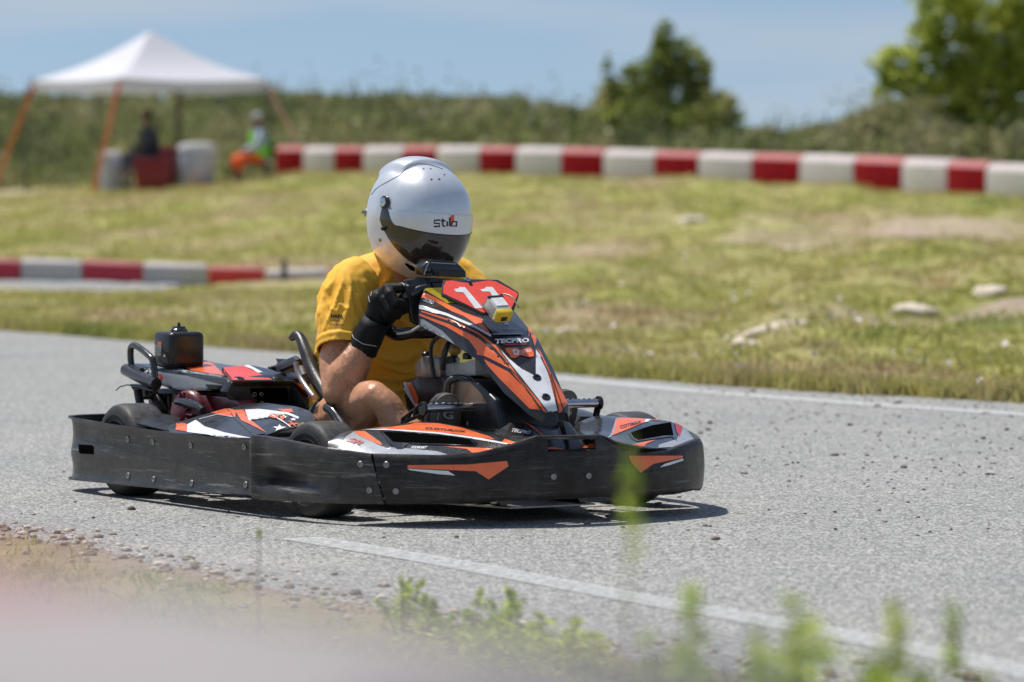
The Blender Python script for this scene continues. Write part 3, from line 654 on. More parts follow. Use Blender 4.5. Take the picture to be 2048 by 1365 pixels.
# fuel/air box with cap
m = MB()
bx = [K(u, v, y=-.32) for u, v in ((341, 726), (340, 676), (346, 670), (406, 671), (411, 677), (412, 727))]
zb, zt2 = .375, K(345, 669, y=-.34).z+.010
x1, x0_ = K(341, 700, y=-.40).x, 0
c1 = K(341, 700, y=-.40)
c2 = K(411, 700, x=c1.x); c3 = K(305, 700, y=-.40)
m.prism([(c1.x, -.40, zb), (c1.x, c2.y, zb), (c3.x, c2.y, zb), (c3.x, -.40, zb)], (0, 0, zt2-zb))
AB = m.build('air_box', M_BLK, kart, bevel=.016, smooth=60)
cc = Vector(((c1.x+c3.x)/2, (c2.y-.40)/2, zt2))
m = MB(); m.lathe([(.028, -.002), (.028, .006), (.022, .011), (.020, .016), (.006, .017), (.004, .028), (0, .028)], cc, (0, 0, 1), 8); m.build('cap', M_BLKS, AB)
decal(AB, Z1([(640, 195), (695, 200), (690, 218), (645, 214)]), M_OR, .001)
decal(AB, Z1([(655, 218), (692, 220), (688, 288), (650, 284)]), M_GPL, .001)
for yy in range(224, 285, 10): decal(AB, Z1([(657, yy), (688, yy+2), (688, yy+5), (657, yy+3)]), M_BLKP, .0016)
decal(AB, Z1([(704, 290), (712, 276), (718, 291)]), M_WHT, .001)
# roll handle at the rear
hy = -.47
m = MB(); m.tube([K(u, v, y=-.44) for u, v in Z1([(505, 345), (500, 290), (503, 235), (525, 222), (560, 240), (620, 290), (638, 320), (648, 380), (655, 440)])], .0105, 12, smooth=5)
m.tube([K(u, v, y=-.45) for u, v in Z1([(470, 372), (560, 418), (660, 462)])], .019, 14)
m.tube([K(u, v, y=-.44) for u, v in Z1([(470, 365), (500, 350), (570, 380)])], .010, 10)
m.build('rear_guard_bar', M_FRAME, kart, smooth=60)
# rear mudguard
m = MB()
rws = []
for yy in (-.50, -.44): rws.append([K(u, v, y=yy) for u, v in Z1([(405, 500), (430, 475), (480, 462), (560, 478), (640, 500)])])
m.loft(rws, closed=False); m.prism(Y([(490, 460), (600, 470), (620, 520), (560, 560), (520, 510)], -.45), (0, .03, 0))
m.tube([K(u, v, y=-.47) for u, v in Z1([(545, 500), (555, 560), (575, 640)])], .014, 8, smooth=3)
m.build('rear_mudguard', M_BLK, kart, solid=.004, bevel=.002)
# engine: dark block and red recoil shroud
m = MB(); m.prism(Y([(610, 490), (1180, 510), (1200, 600), (1180, 720), (800, 740), (640, 700), (600, 560)], -.36), (0, .2, 0)); EN = m.build('engine', mat('engine_block', (.02, .02, .02), .5, metal=.3, var=.6, bump=.6, bscale=60), kart, bevel=.01)
m = MB(); m.prism(Y([(850, 520), (960, 530), (1000, 640), (920, 700), (880, 700), (870, 600)], -.40), (0, .06, 0)); m.prism(Y([(985, 530), (1150, 545), (1200, 620), (1010, 650)], -.385), (0, .06, 0)); m.build('engine_shroud', M_ENG, EN, bevel=.006)
rc = K(*Z1([(818, 650)])[0], y=-.44)
m = MB(); m.lathe([(.075, -.0), (.073, .018), (.06, .028), (0, .030)], rc+Vector((0, .03, 0)), (.25, -1, .1), 28)
for i in range(14):
    a = i*2*math.pi/14; p = rc+Vector((0, .001, 0))
    u1 = Vector((math.cos(a), 0, math.sin(a))); m.tube([p+u1*.028, p+u1*.07], .0045, 6)
m.build('recoil_starter', M_ENG, EN, smooth=50)
m = MB(); m.tube([K(u, v, y=-.47) for u, v in Z1([(785, 570), (830, 575), (900, 595), (950, 625)])], [.010, .014, .014, .011], 10, smooth=3); m.build('pull_handle', M_BLKS, EN, smooth=70)
m = MB()
for i in range(6):
    m.prism(Y([(640+i*28, 520), (655+i*28, 520), (660+i*28, 620), (645+i*28, 620)], -.385), (0, .03, 0))
m.tube([K(u, v, y=-.40) for u, v in Z1([(620, 500), (660, 560), (700, 640)])], .018, 8); m.tube([K(u, v, y=-.40) for u, v in Z1([(780, 505), (790, 560)])], .012, 8)
m.build('engine_fins', mat('dark_metal', (.05, .048, .045), .4, metal=.8), EN)
# exhaust, chain guard etc. low behind the seat
m = MB(); m.tube([(-.95, .25, .2), (-1.15, .30, .22), (-1.3, .1, .2), (-1.3, -.1, .2)], [.03, .045, .045, .03], 12, smooth=4); m.build('exhaust', M_STEEL, kart, smooth=60)
# ---- side pods
def side_rows(s):
    st = [(-.84, .205, -.36, .240, .60), (-.74, .21, -.36, .280, .2), (-.60, .212, -.35, .300, 0), (-.48, .215, -.36, .30, 0), (-.36, .217, -.37, .30, 0), (-.25, .218, -.38, .285, 0), (-.16, .215, -.42, .25, 0)]
    rows = []
    for x, zo_, yi, zi, _ in st:
        r = []
        for t in (0, .12, .3, .5, .7, .88, 1):
            y = yi+(-.655-yi)*t; z = zi+(zo_-zi)*t+.012*math.sin(math.pi*t)
            if t == 0: z -= .03
            r.append(Vector((x, y*s, z)))
        rows.append(r)
    return list(map(list, zip(*[dens3(list(c), 4) for c in zip(*rows)])))
SPN = skin('side_pod', side_rows(1), M_STK)
skin('side_pod', side_rows(-1), M_STK)
# rear shoulder of the pod that hugs the starter
rws = []
for t in range(9):
    u = t/8
    rws.append([K(*p, y=q) for p, q in zip(Z1([(540+250*u, 705+60*u), (575+230*u, 670+60*u), (610+190*u, 640+55*u), (640+170*u, 632+35*u)]), (-.648, -.60, -.55, -.50))])
m = MB(); m.loft(rws, closed=False); SH = m.build('pod_shoulder', M_BLK, kart, solid=.004, smooth=60)
decal(SPN, Z1([(760, 655), (800, 690), (815, 725), (850, 712), (850, 758), (780, 745), (785, 710)]), M_OR, .0012)
decal(SPN, Z1([(850, 760), (852, 712), (905, 685), (960, 725), (1080, 762), (1250, 797), (1100, 792), (950, 772)]), M_WH, .0012)
decal(SPN, Z1([(1000, 640), (1095, 612), (1155, 625), (1150, 668), (1080, 655)]), M_OR, .0012)
decal(SPN, Z1([(1145, 625), (1200, 622), (1225, 690), (1270, 705), (1345, 765), (1240, 712), (1190, 690)]), M_OR, .0016)
decal(SPN, Z1([(1210, 622), (1300, 618), (1480, 640), (1545, 668), (1540, 680), (1470, 652), (1290, 630), (1225, 635), (1250, 690), (1235, 690)]), M_WH, .0018)
decal(SPN, Z1([(1410, 620), (1500, 618), (1510, 640), (1450, 635)]), M_OR, .002)
line(SPN, Z1([(1095, 610), (1150, 680), (1220, 740), (1270, 785)]), 2, M_BLKP)
line(SPN, Z1([(925, 680), (1040, 650), (1140, 668)]), 1.5, M_GR)
decal(SPN, Z1([(1480, 780), (1530, 720), (1570, 700), (1590, 712), (1540, 760), (1510, 790)]), M_GOLD, .0018)
def star(cx, cy, r, ry): return [(cx+r*(1 if i % 2 == 0 else .42)*math.cos(-math.pi/2+i*math.pi/5), cy+ry*(1 if i % 2 == 0 else .42)*math.sin(-math.pi/2+i*math.pi/5)) for i in range(10)]
for c in ((1425, 738, 44, 22), (1340, 665, 26, 12), (1450, 668, 30, 12), (1510, 685, 22, 10)): decal(SPN, Z1(star(*c)), M_WHT, .0028)
line(SPN, Z1([(1375, 655), (1450, 700), (1535, 762)]), 2, M_WHT, .003)
text(SPN, '81', Z1([(1355, 668)])[0], Z1([(1445, 690)])[0], Z1([(1370, 645)])[0], M_OR, .003, .05)
text(SPN, 'X', Z1([(1465, 715)])[0], Z1([(1540, 735)])[0], Z1([(1475, 692)])[0], M_OR, .003, .04)
# ================================================================== DRIVER
OFF = Vector((-.70, 0, .08))
drv = root('person', KM @ OFF, 'kart driver in silver helmet, yellow jersey and black gloves hunched over the steering wheel', 'person', rz=KA)
drv['_o'] = tuple(OFF)
def limbs(m, segs, n=16):
    for s in segs:
        pts = [Vector(p) for p, _ in s]; rr = [r for _, r in s]
        m.tube(pts, rr, n, smooth=5 if len(pts) > 2 else 0)
        m.ell(pts[0], (rr[0],)*3); m.ell(pts[-1], (rr[-1],)*3)
    return m
EL = K(682, 782, y=-.30); WR = K(733, 668, y=-.225); SHR = K(692, 575, y=-.215)
HND = K(787, 603, y=-.165)
KN = K(757, 770, y=-.275)+Vector((-.02, 0, -.035)); AN = Vector((.045, -.158, .160))
m = MB()
def wig(p0, p1, t, dx=0, dy=0, dz=0): return Vector(p0).lerp(Vector(p1), t)+Vector((dx, dy, dz))
limbs(m, [
    [(SHR, .058), (wig(SHR, EL, .4, -.012), .054), (wig(SHR, EL, .72, -.028, -.002, 0), .053), (EL+Vector((-.016, 0, -.004)), .046)],
    [(EL, .046), (wig(EL, WR, .22, 0, -.006, 0), .057), (wig(EL, WR, .5), .052), (wig(EL, WR, .85), .034), (WR, .030)],
    [((-.48, .19, .66), .055), ((-.36, .27, .50), .048), ((-.30, .28, .42), .042)],
    [((-.30, .28, .42), .043), ((-.24, .22, .50), .044), ((-.20, .175, .565), .030)],
    [((-.68, -.11, .17), .095), ((-.46, -.19, .25), .085), (KN+Vector((-.06, .015, -.014)), .058), (KN, .043)],
    [(KN, .043), (wig(KN, AN, .18, .004, 0, .004), .042), (wig(KN, AN, .40, -.010, 0, -.014), .050), (wig(KN, AN, .7), .042), (AN, .034)],
    [((-.68, .11, .17), .095), ((-.50, .16, .24), .085), ((-.30, .21, .32), .058)],
    [((-.30, .21, .32), .056), ((-.16, .21, .25), .056), ((.04, .2, .15), .034)],
    [((-.70, 0, .19), .12), ((-.64, 0, .42), .115), ((-.52, 0, .62), .12), ((-.42, .01, .74), .06), ((-.36, .015, .80), .055)],
    [((-.50, -.15, .65), .06), ((-.50, .15, .65), .06)]])
m.ell((-.34, .018, .84), (.095, .075, .11))
BD = m.build('body', M_SKIN, drv, remesh=.006, relax=3, smooth=180)
# tendon/muscle relief on the skin
HP = []
for v in BD.data.vertices:
    p = v.co
    for a_, b_, on in ((EL, WR, .9), (KN, AN, 1.)):
        ab_ = b_-a_; t_ = (p-a_).dot(ab_)/ab_.length_squared
        if .05 < t_ < .95 and (p-a_-ab_*t_).length < .075 and v.normal.dot(Vector((.5, -.6, .2))) > -.35: HP.append((p.copy(), v.normal.copy(), ab_.normalized()))
mh = MB(); rh = random.Random(4)
for k in range(2800):
    p, n_, t_ = HP[rh.randrange(len(HP))]; p = p+Vector((rh.gauss(0, .002), rh.gauss(0, .002), rh.gauss(0, .002)))
    d_ = (n_*rh.uniform(.35, .9)+t_*rh.uniform(.2, .9)+Vector((rh.gauss(0, .3), rh.gauss(0, .3), rh.gauss(0, .3)))).normalized(); s_ = d_.cross(n_).normalized()*.00035; L_ = rh.uniform(.006, .014)
    mh.add([p-s_, p+s_, p+d_*L_], [(0, 1, 2)])
mh.build('body_hair', mat('brown_hair', (.22, .12, .06), .6), drv, fixn=False, smooth=0)
NRM = [v.normal.copy() for v in BD.data.vertices]
for v, n in zip(BD.data.vertices, NRM):
    p = v.co.copy(); v.co = p+n*(.0022*noise.noise(p*28)+.0010*noise.noise(p*70))
# jersey
m = MB()
def ring(c, a, b, ax=(1, 0, 0), ay=(0, 1, 0), n=28, sq=2.4):
    c = Vector(c); ax = Vector(ax).normalized(); ay = Vector(ay).normalized(); r = []
    for k in range(n):
        t = 2*math.pi*k/n; cs, sn_ = math.cos(t), math.sin(t)
        r.append(c+ax*a*math.copysign(abs(cs)**(2/sq), cs)+ay*b*math.copysign(abs(sn_)**(2/sq), sn_))
    return r
m.loft([ring((-.60, 0, .20), .15, .185), ring((-.60, 0, .27), .165, .19), ring((-.60, 0, .38), .16, .19), ring((-.56, 0, .50), .15, .20, (1, 0, -.35)), ring((-.52, 0, .60), .14, .215, (1, 0, -.6)),
        ring((-.49, 0, .655), .11, .20, (1, 0, -.8)), ring((-.465, .005, .695), .08, .14, (1, 0, -.8)), ring((-.44, .01, .725), .06, .08, (1, 0, -.8))])
SLE = wig(SHR, EL, .50, 0, -.004, -.01)
aU = (EL-SHR).normalized()
m.tube([SHR+Vector((-.01, .07, .035)), SHR+Vector((0, .012, .002)), wig(SHR, EL, .25), SLE, SLE+aU*.03], [.07, .080, .079, .079, .080], 20, smooth=4)
m.tube([(-.50, .13, .68), (-.47, .20, .65), (-.41, .235, .56), (-.37, .265, .50)], [.07, .080, .076, .076], 20, smooth=4)
JE = m.build('jersey', M_SHIRT, drv, remesh=.0055, relax=6, smooth=180)
bm = bmesh.new(); bm.from_mesh(JE.data)
kill = [f for f in bm.faces if f.normal.dot(aU) > .6 and (f.calc_center_median()-(SLE+aU*.03)).dot(aU) > -.02 and f.calc_center_median().y < -.14 and (f.calc_center_median()-SLE).length < .14]
bmesh.ops.delete(bm, geom=kill, context='FACES'); bm.to_mesh(JE.data); bm.free()
# cloth folds: long creases running from armpit to hem, and bunching at the belly
me = JE.data
NRM = [v.normal.copy() for v in me.vertices]
def ridge(q, pw=2.5): return (1-min(abs(noise.noise(q))*2.2, 1))**pw
SHO = Vector((-.46, -.12, .60))
for v, n in zip(me.vertices, NRM):
    p = v.co.copy(); arm = sm((-p.y-.15)/.06); q = (p-SHR); al = q.dot(aU)
    ang = math.atan2(q.dot(Vector((0, 1, 0)).cross(aU).normalized()), q.dot(Vector((0, 1, 0)))); wv = noise.noise(p*6)
    f_ = .011*ridge(Vector((ang*1.5+al*5+wv*.5, al*5, 3)))*sm((al+.05)/.10)*arm            # long creases twisting down the sleeve
    f_ += .007*ridge(Vector((ang*2.6-al*9, al*11, 9)), 3)*sm((al+.02)/.08)*arm
    e_ = p-SHO; rr_ = math.hypot(e_.y, e_.z); f_ += .012*ridge(Vector((math.atan2(e_.z, e_.y)*2.4, rr_*3, 1)))*(1-arm)*sm(rr_/.08)*sm((.70-p.z)/.05)
    f_ += .020*ridge(Vector((p.y*4, p.x*4, p.z*21+wv*1.5)), 1.5)*(1-arm)*sm((.52-p.z)/.12)       # bunching over the belly
    f_ += .0025*noise.noise(p*40)
    hem = (math.exp(-((al-.178)/.006)**2)*.0035-math.exp(-((al-.166)/.004)**2)*.0025)*arm
    f_ *= 1-.8*arm*sm((al-.10)/.06)
    v.co = p+n*(f_+hem-.006)
md = JE.modifiers.new('s', 'SOLIDIFY'); md.thickness = .003; md.offset = -1
md = JE.modifiers.new('l', 'SMOOTH'); md.iterations = 1; md.factor = .35
bake(JE); JE.data.polygons.foreach_set('use_smooth', [True]*len(JE.data.polygons))
text(JE, 'HAFA', zh([(212, 1148)])[0], zh([(298, 1155)])[0], zh([(212, 1120)])[0], M_BLKP, .0015, .04)
line(JE, zh([(212, 1162), (270, 1166)]), 1.2, M_DRED); line(JE, zh([(206, 1178), (206, 1200)]), 1.2, M_BLKP)
text(JE, 'Tinaser', zh([(210, 1200)])[0], zh([(298, 1204)])[0], zh([(210, 1182)])[0], M_BLKP, .0015, .01)
text(JE, 'SR', zh([(622, 1210)])[0], zh([(640, 1208)])[0], zh([(622, 1172)])[0], M_BLKP, .0015, .02)
m = MB(); limbs(m, [[((-.69, -.10, .17), .115), ((-.54, -.155, .23), .10)], [((-.69, .10, .17), .115), ((-.50, .16, .24), .10), ((-.37, .19, .30), .08)], [((-.70, 0, .19), .14), ((-.66, 0, .26), .15)]])
m.build('shorts', M_SHORT, drv, remesh=.009, relax=4, smooth=180)
# gloves
def glove(hc, wr, s, name='glove'):
    m = MB(); out = Vector((0, s, 0)); T_ = (SU*.97-out*.12).normalized()
    palm = hc+out*.034+SN*.014
    limbs(m, [[(wr, .036), (wr.lerp(palm, .55), .033), (palm-T_*.012, .034)]], 14)
    m.ell(palm, (.030, .022, .044), Matrix((SN, out, T_)).transposed(), 18, 12)
    for i in range(4):                                                   # four fingers closed round the rim
        o_ = T_*(.046-.0275*i); L_ = (1.08, 1.2, 1.12, .95)[i]; r = (.0130, .0134, .0130, .0116)[i]
        kn = hc+o_+out*.040-SN*.008; b = hc+o_+out*(.030*L_)-SN*.036*L_; c = hc+o_-out*.002-SN*.040*L_; d = hc+o_-out*.024*L_-SN*.020
        limbs(m, [[(palm+o_*.8, .016), (kn, r*1.22)], [(kn, r*1.2), (b, r*1.05)], [(b, r*1.08), (c, r)], [(c, r), (d, r*.88)]], 12)
    a = palm+T_*.036+SN*.004; b = hc+T_*.060+out*.006+SN*.004; c = hc+T_*.058-out*.026-SN*.006
    limbs(m, [[(a, .017), (b, .0145)], [(b, .0142), (c, .0115)]], 12)
    return m.build(name, M_GLOVE, drv, remesh=.0026, relax=1, smooth=180)
G1 = glove(HND, WR+(HND-WR)*.25, -1)
HL = SWC+SY*.160
glove(HL, HL+Vector((-.05, .05, -.03)), 1)
# gauntlet cuff
cw0 = K(727, 692, y=-.235); cw1 = K(757, 632, y=-.205); ax = (cw1-cw0).normalized()
m = MB(); m.lathe([(.0440, -.016), (.0455, -.010), (.0445, 0), (.0440, .03), (.043, .06), (.040, .085)], cw0, ax, 28); m.f = m.f[:-2]; m.m = m.m[:-2]
CF = m.build('glove_cuff', M_GLOVE, G1, solid=.003, smooth=180)
NRM = [v.normal.copy() for v in CF.data.vertices]
for v, n in zip(CF.data.vertices, NRM): v.co = v.co+n*.0035*noise.noise(v.co*40)
text(G1, 'SPARCO', zh([(672, 884)])[0], zh([(722, 950)])[0], zh([(694, 868)])[0], M_WHT, .0012, .03)
line(G1, zh([(492, 930), (478, 960), (470, 1000), (478, 1040)]), 1.6, M_GPL); line(G1, zh([(505, 935), (492, 965), (484, 1000)]), 1, M_GPL)
text(CF, 'CO', zh([(388, 1172)])[0], zh([(412, 1120)])[0], zh([(372, 1160)])[0], M_WHT, .0012, .03)
line(CF, zh([(352, 1240), (368, 1285), (430, 1325), (520, 1340)]), 1.5, M_GPL)
# shoes: soles face forward against the pedals
for s, yy, dy in ((-1, -.175, 0), (1, .222, 0)):
    heel = Vector((.045, yy, .085)); toe = Vector((.118, yy, .345)); up = (toe-heel).normalized(); sole = Vector((up.z, 0, -up.x))
    rws = []; L = (toe-heel).length
    for t, w, h in ((0, .026, .045), (.04, .033, .052), (.2, .034, .056), (.4, .033, .05), (.6, .043, .042), (.78, .048, .036), (.9, .041, .030), (.97, .028, .024), (1, .010, .014)):
        rws.append(ring(heel+up*L*t-sole*h*.6, h*.7, w, sole, (0, 1, 0), 20, 2.6))
    m = MB(); m.loft(rws); m.tube([heel+up*.03-sole*.03, heel-sole*.09+up*.06, Vector((.0, yy, .165))], [.036, .045, .042], 16, smooth=3)
    sh = m.build('shoe', M_SHOE, drv, remesh=.005, relax=3, smooth=180)
    rws = []
    for t, w in ((0, .02), (.03, .032), (.2, .035), (.4, .034), (.6, .045), (.78, .050), (.9, .044), (.97, .03), (1, .012)):
        rws.append([heel+up*L*t*1.01+sole*(.003+o)+Vector((0, q*w, 0)) for q, o in ((-1, 0), (-.9, .006), (0, .007), (.9, .006), (1, 0), (.9, -.008), (0, -.01), (-.9, -.008))])
    so = MB().loft(rws).build('sole', M_SOLE, sh, sub=1, smooth=60)
    u0, v0 = kpx(heel+up*L*.80+sole*.01)
    line(so, [(u0-20, v0+14), (u0-14, v0-12), (u0+6, v0-16), (u0+22, v0-2), (u0+30, v0+12)], 1.4, M_GPL, .0015)
    text(so, 'G', (u0-8, v0+10), (u0+12, v0+12), (u0-8, v0-6), M_GPL, .0015, .02)
# ---- helmet in its own head frame
HC = K(836, 437, y=.015); PI_ = R(13); YW = R(3)
HR = (Matrix.Rotation(YW, 3, 'Z') @ Matrix.Rotation(PI_, 3, 'Y') @ Matrix.Rotation(R(-3), 3, 'X'))
def hsurf(az, el, o=0.):                          # az: 0 = front, + = driver's left; el: -pi/2..pi/2
    ca, sa, ce, se = math.cos(az), math.sin(az), math.cos(el), math.sin(el)
    d = Vector((ce*ca, ce*sa, se))
    ax_ = .172 if ca > 0 else .168; bz = .168 if se > 0 else .185
    if ca > 0 and se < 0: ax_ += .012*ca*min(1, -se*2)
    e = 2.25
    by = .139
    if se < 0: by -= .020*min(1, (-se)**1.5*1.4)
    k = (abs(d.x/ax_)**e+abs(d.y/by)**e+abs(d.z/bz)**e)**(-1/e)
    p = d*(k+o)
    # rear spoiler step on the crown
    t = sm((-p.x+.03+.55*abs(p.y)*-.2)/.02)*sm((p.z-.085)/.02)*sm((.095-abs(p.y))/.022)
    p += d*.013*t
    # side crease flare
    p.y += math.copysign(.003*math.exp(-((p.x+.02+(p.z-.03)*.3)/.02)**2)*sm((abs(p.y)-.07)/.03)*sm((p.z+.02)/.05), p.y)
    return p
def hw_(p): return HC+HR @ p
NA, NE = 120, 64
ELB = -1.12
m = MB(); rings = []
for i in range(NE+1):
    el = ELB+(math.pi/2-ELB)*i/NE
    rings.append([hw_(hsurf(2*math.pi*j/NA, min(el, math.pi/2-.002))) for j in range(NA)])
base = [hw_(hsurf(2*math.pi*j/NA, ELB, -.012)) for j in range(NA)]; inner = [hw_(hsurf(2*math.pi*j/NA, -.9, -.03)) for j in range(NA)]; cap = [hw_(hsurf(2*math.pi*j/NA, -.6, -.03)*.02+Vector((0, 0, -.06))) for j in range(NA)]
m.loft([cap, inner, base]+rings)
HE = m.build('helmet', [M_HEL], drv, smooth=60)
# eye-port bezel + tinted visor (own shells over the front)
def shell(name, lo, hi, a0, a1, o, mats, parent, nu=72, nv=14, thick=.003):
    m = MB(); rows = []
    for i in range(nu+1):
        az = a0+(a1-a0)*i/nu
        rows.append([hw_(hsurf(az, lo(az)+(hi(az)-lo(az))*j/nv, o)) for j in range(nv+1)])
    m.loft(rows, closed=False); return m.build(name, mats, parent, solid=thick, smooth=60)
AZ = R(84)
def vlo(az): a = abs(az)/AZ; return R(-38)+R(36)*a**3.0
def vhi(az): a = abs(az)/AZ; return R(-2.5)+R(24)*sm((a-.70)/.3)
def strip_hi(az): a = abs(az)/AZ; return R(22)
FC_ = shell('face', lambda a: R(-30), lambda a: R(-6), -R(34), R(34), .0026, M_SKIN, HE, nu=20, nv=8, thick=.001)
inner_s = shell('face_opening', lambda a: vlo(a)+R(1.5), lambda a: vhi(a)-R(1), -AZ*.97, AZ*.97, .0012, mat('dark_liner', (.02, .018, .016), .6), HE, thick=.001)
VI = shell('visor', vlo, vhi, -AZ, AZ, .0055, M_VIS, HE)
def edge(name, fn, a0, a1, o, r, mt, par, n=60):
    MB().tube([hw_(hsurf(a0+(a1-a0)*i/n, fn(a0+(a1-a0)*i/n), o)) for i in range(n+1)], r, 6).build(name, mt, par, smooth=90)
edge('visor_seal', vhi, -AZ, AZ, .0065, .0016, M_HLINE, HE)
edge('visor_seal', vlo, -AZ, AZ, .004, .0020, M_HLINE, HE)
SS = shell('sun_strip', vhi, lambda a: vhi(a)+(R(19)-R(6)*(abs(a)/AZ)**2)*sm((R(76)-abs(a))/R(16)), -R(76), R(76), .0062, M_HEL, HE, nv=10, thick=.0022)
for s in (-1, 1):
    az, el = R(82)*s, R(18); p = hw_(hsurf(az, el, .006)); n = (HR @ Vector((.10, s, .05))).normalized()
    pv = MB().lathe([(.019, -.006), (.019, .002), (.016, .0035), (.0, .0035)], p, n, 26).build('visor_pivot', M_HLINE, HE)
    MB().lathe([(.0135, .003), (.0135, .007), (.011, .0075), (.004, .0075), (.004, .0062), (0, .0062)], p, n, 22).build('pivot_screw', M_CHR, pv)
    p = hw_(hsurf(R(74)*s, R(-11), .008)); MB().lathe([(.006, -.003), (.006, .005), (.003, .010), (0, .010)], p, n, 12).build('visor_tab', M_HLINE, HE)
    p = hw_(hsurf(R(88)*s, R(-30), .0)); MB().lathe([(.0055, -.002), (.005, .003), (0, .004)], p, n, 12).build('side_snap', M_BOLT, HE)
    p = hw_(hsurf(R(135)*s, R(-5), .0)); n2 = (HR @ Vector((-.6, s, 0))).normalized()
    MB().lathe([(.013, -.002), (.012, .004), (.006, .006), (.006, .012), (.003, .014), (0, .014)], p, n2, 14).build('rear_post', M_BOLT, HE)
zk = lambda l: zz(l, 680, 300, 5.25)
for q, rr in (((808, 265), 10), ((878, 200), 8), ((952, 200), 8), ((1095, 262), 7), ((960, 312), 10), ((1042, 310), 10)):
    decal(HE, zk([(q[0]+rr*1.25*math.cos(k), q[1]+rr*.75*math.sin(k)) for k in [i*.6283 for i in range(10)]]), M_BLKP, .0006)
line(HE, zk([(332, 470), (370, 420), (420, 380), (530, 320), (635, 265), (680, 210), (740, 165), (820, 148), (920, 152), (1020, 180), (1080, 205)]), 1.1, M_HLINE, .0006)
decal(HE, zk([(675, 1192), (700, 1190), (770, 1225), (790, 1240), (785, 1275), (740, 1262)]), M_CAV, .001)
def dk(l, o, mt=M_BLKP, w=5.0): line(SS if False else HE, zk(l), w/5.25*2, mt, o)
for st_ in ([(1052, 738), (990, 742), (988, 770), (1045, 775), (1044, 804), (985, 806)], [(1078, 722), (1078, 790), (1085, 803), (1105, 803)], [(1060, 748), (1108, 746)], [(1125, 752), (1125, 804)], [(1152, 712), (1152, 804)], [(1175, 756), (1172, 802), (1222, 800), (1225, 756), (1180, 754)]):
    line(SS, zk(st_), 3.0, M_BLKP, .0014)
decal(SS, zk([(1156, 698), (1200, 668), (1198, 750), (1160, 800)]), M_RED, .0007)
# ================================================================== WORLD, LIGHT, CAMERA
SUN_EL = 65; SUN_DIR = Vector((-.80, .60, 0)).normalized()
w = bpy.data.worlds.new('World'); scn.world = w; w.use_nodes = True; nt = w.node_tree; N = nt.nodes; L = nt.links
bg = N['Background']; sky = N.new('ShaderNodeTexSky'); sky.sky_type = 'NISHITA'; sky.sun_disc = False
sky.sun_elevation = R(SUN_EL); sky.sun_rotation = math.atan2(SUN_DIR.x, SUN_DIR.y); sky.air_density = 1; sky.dust_density = .6; sky.ozone_density = 1.0
tc = N.new('ShaderNodeTexCoord'); sx = N.new('ShaderNodeSeparateXYZ'); L.new(tc.outputs['Generated'], sx.inputs[0])
ab = N.new('ShaderNodeMath'); ab.operation = 'MAXIMUM'; ab.inputs[1].default_value = 0.0; L.new(sx.outputs[2], ab.inputs[0])
ad = N.new('ShaderNodeMath'); ad.operation = 'MULTIPLY_ADD'; ad.inputs[1].default_value = .9; ad.inputs[2].default_value = .13; L.new(ab.outputs[0], ad.inputs[0])
cx = N.new('ShaderNodeCombineXYZ'); L.new(sx.outputs[0], cx.inputs[0]); L.new(sx.outputs[1], cx.inputs[1]); L.new(ad.outputs[0], cx.inputs[2]); L.new(cx.outputs[0], sky.inputs[0])
mp = N.new('ShaderNodeMapping'); mp.inputs['Scale'].default_value = (4, 4, 26); mp.inputs['Location'].default_value = (.3, 0, .55); L.new(tc.outputs['Generated'], mp.inputs[0])
cn = N.new('ShaderNodeTexNoise'); cn.inputs['Scale'].default_value = 1.6; cn.inputs['Detail'].default_value = 5; L.new(mp.outputs[0], cn.inputs[0])
cr = N.new('ShaderNodeMapRange'); cr.inputs[1].default_value = .48; cr.inputs[2].default_value = .78; cr.inputs[4].default_value = .7; L.new(cn.outputs[0], cr.inputs[0])
mx = N.new('ShaderNodeMix'); mx.data_type = 'RGBA'; L.new(cr.outputs[0], mx.inputs[0]); L.new(sky.outputs[0], mx.inputs[6]); mx.inputs[7].default_value = (5.6, 6.0, 6.4, 1)
L.new(mx.outputs[2], bg.inputs[0]); bg.inputs[1].default_value = .10
sl = bpy.data.lights.new('sun', 'SUN'); sl.energy = 4.5; sl.angle = R(.53); sl.color = (1, .955, .89)
so_ = bpy.data.objects.new('sun', sl); COL.objects.link(so_)
dirv = Vector((SUN_DIR.x*math.cos(R(SUN_EL)), SUN_DIR.y*math.cos(R(SUN_EL)), math.sin(R(SUN_EL)))); so_.rotation_euler = dirv.to_track_quat('Z', 'Y').to_euler(); so_.location = (0, 10, 20)
cd = bpy.data.cameras.new('camera'); cam = bpy.data.objects.new('camera', cd); COL.objects.link(cam); scn.camera = cam
cam.location = (0, 0, H); cam.rotation_euler = (math.pi/2-PIT, 0, 0); cd.sensor_width = 36; cd.lens = F/2048*36; cd.clip_end = 3000; cd.clip_start = .1
cd.dof.use_dof = True; cd.dof.focus_distance = 12.25; cd.dof.aperture_fstop = 3.8
scn.view_settings.view_transform = 'Standard'; scn.view_settings.look = 'None'; scn.view_settings.exposure = 0.02
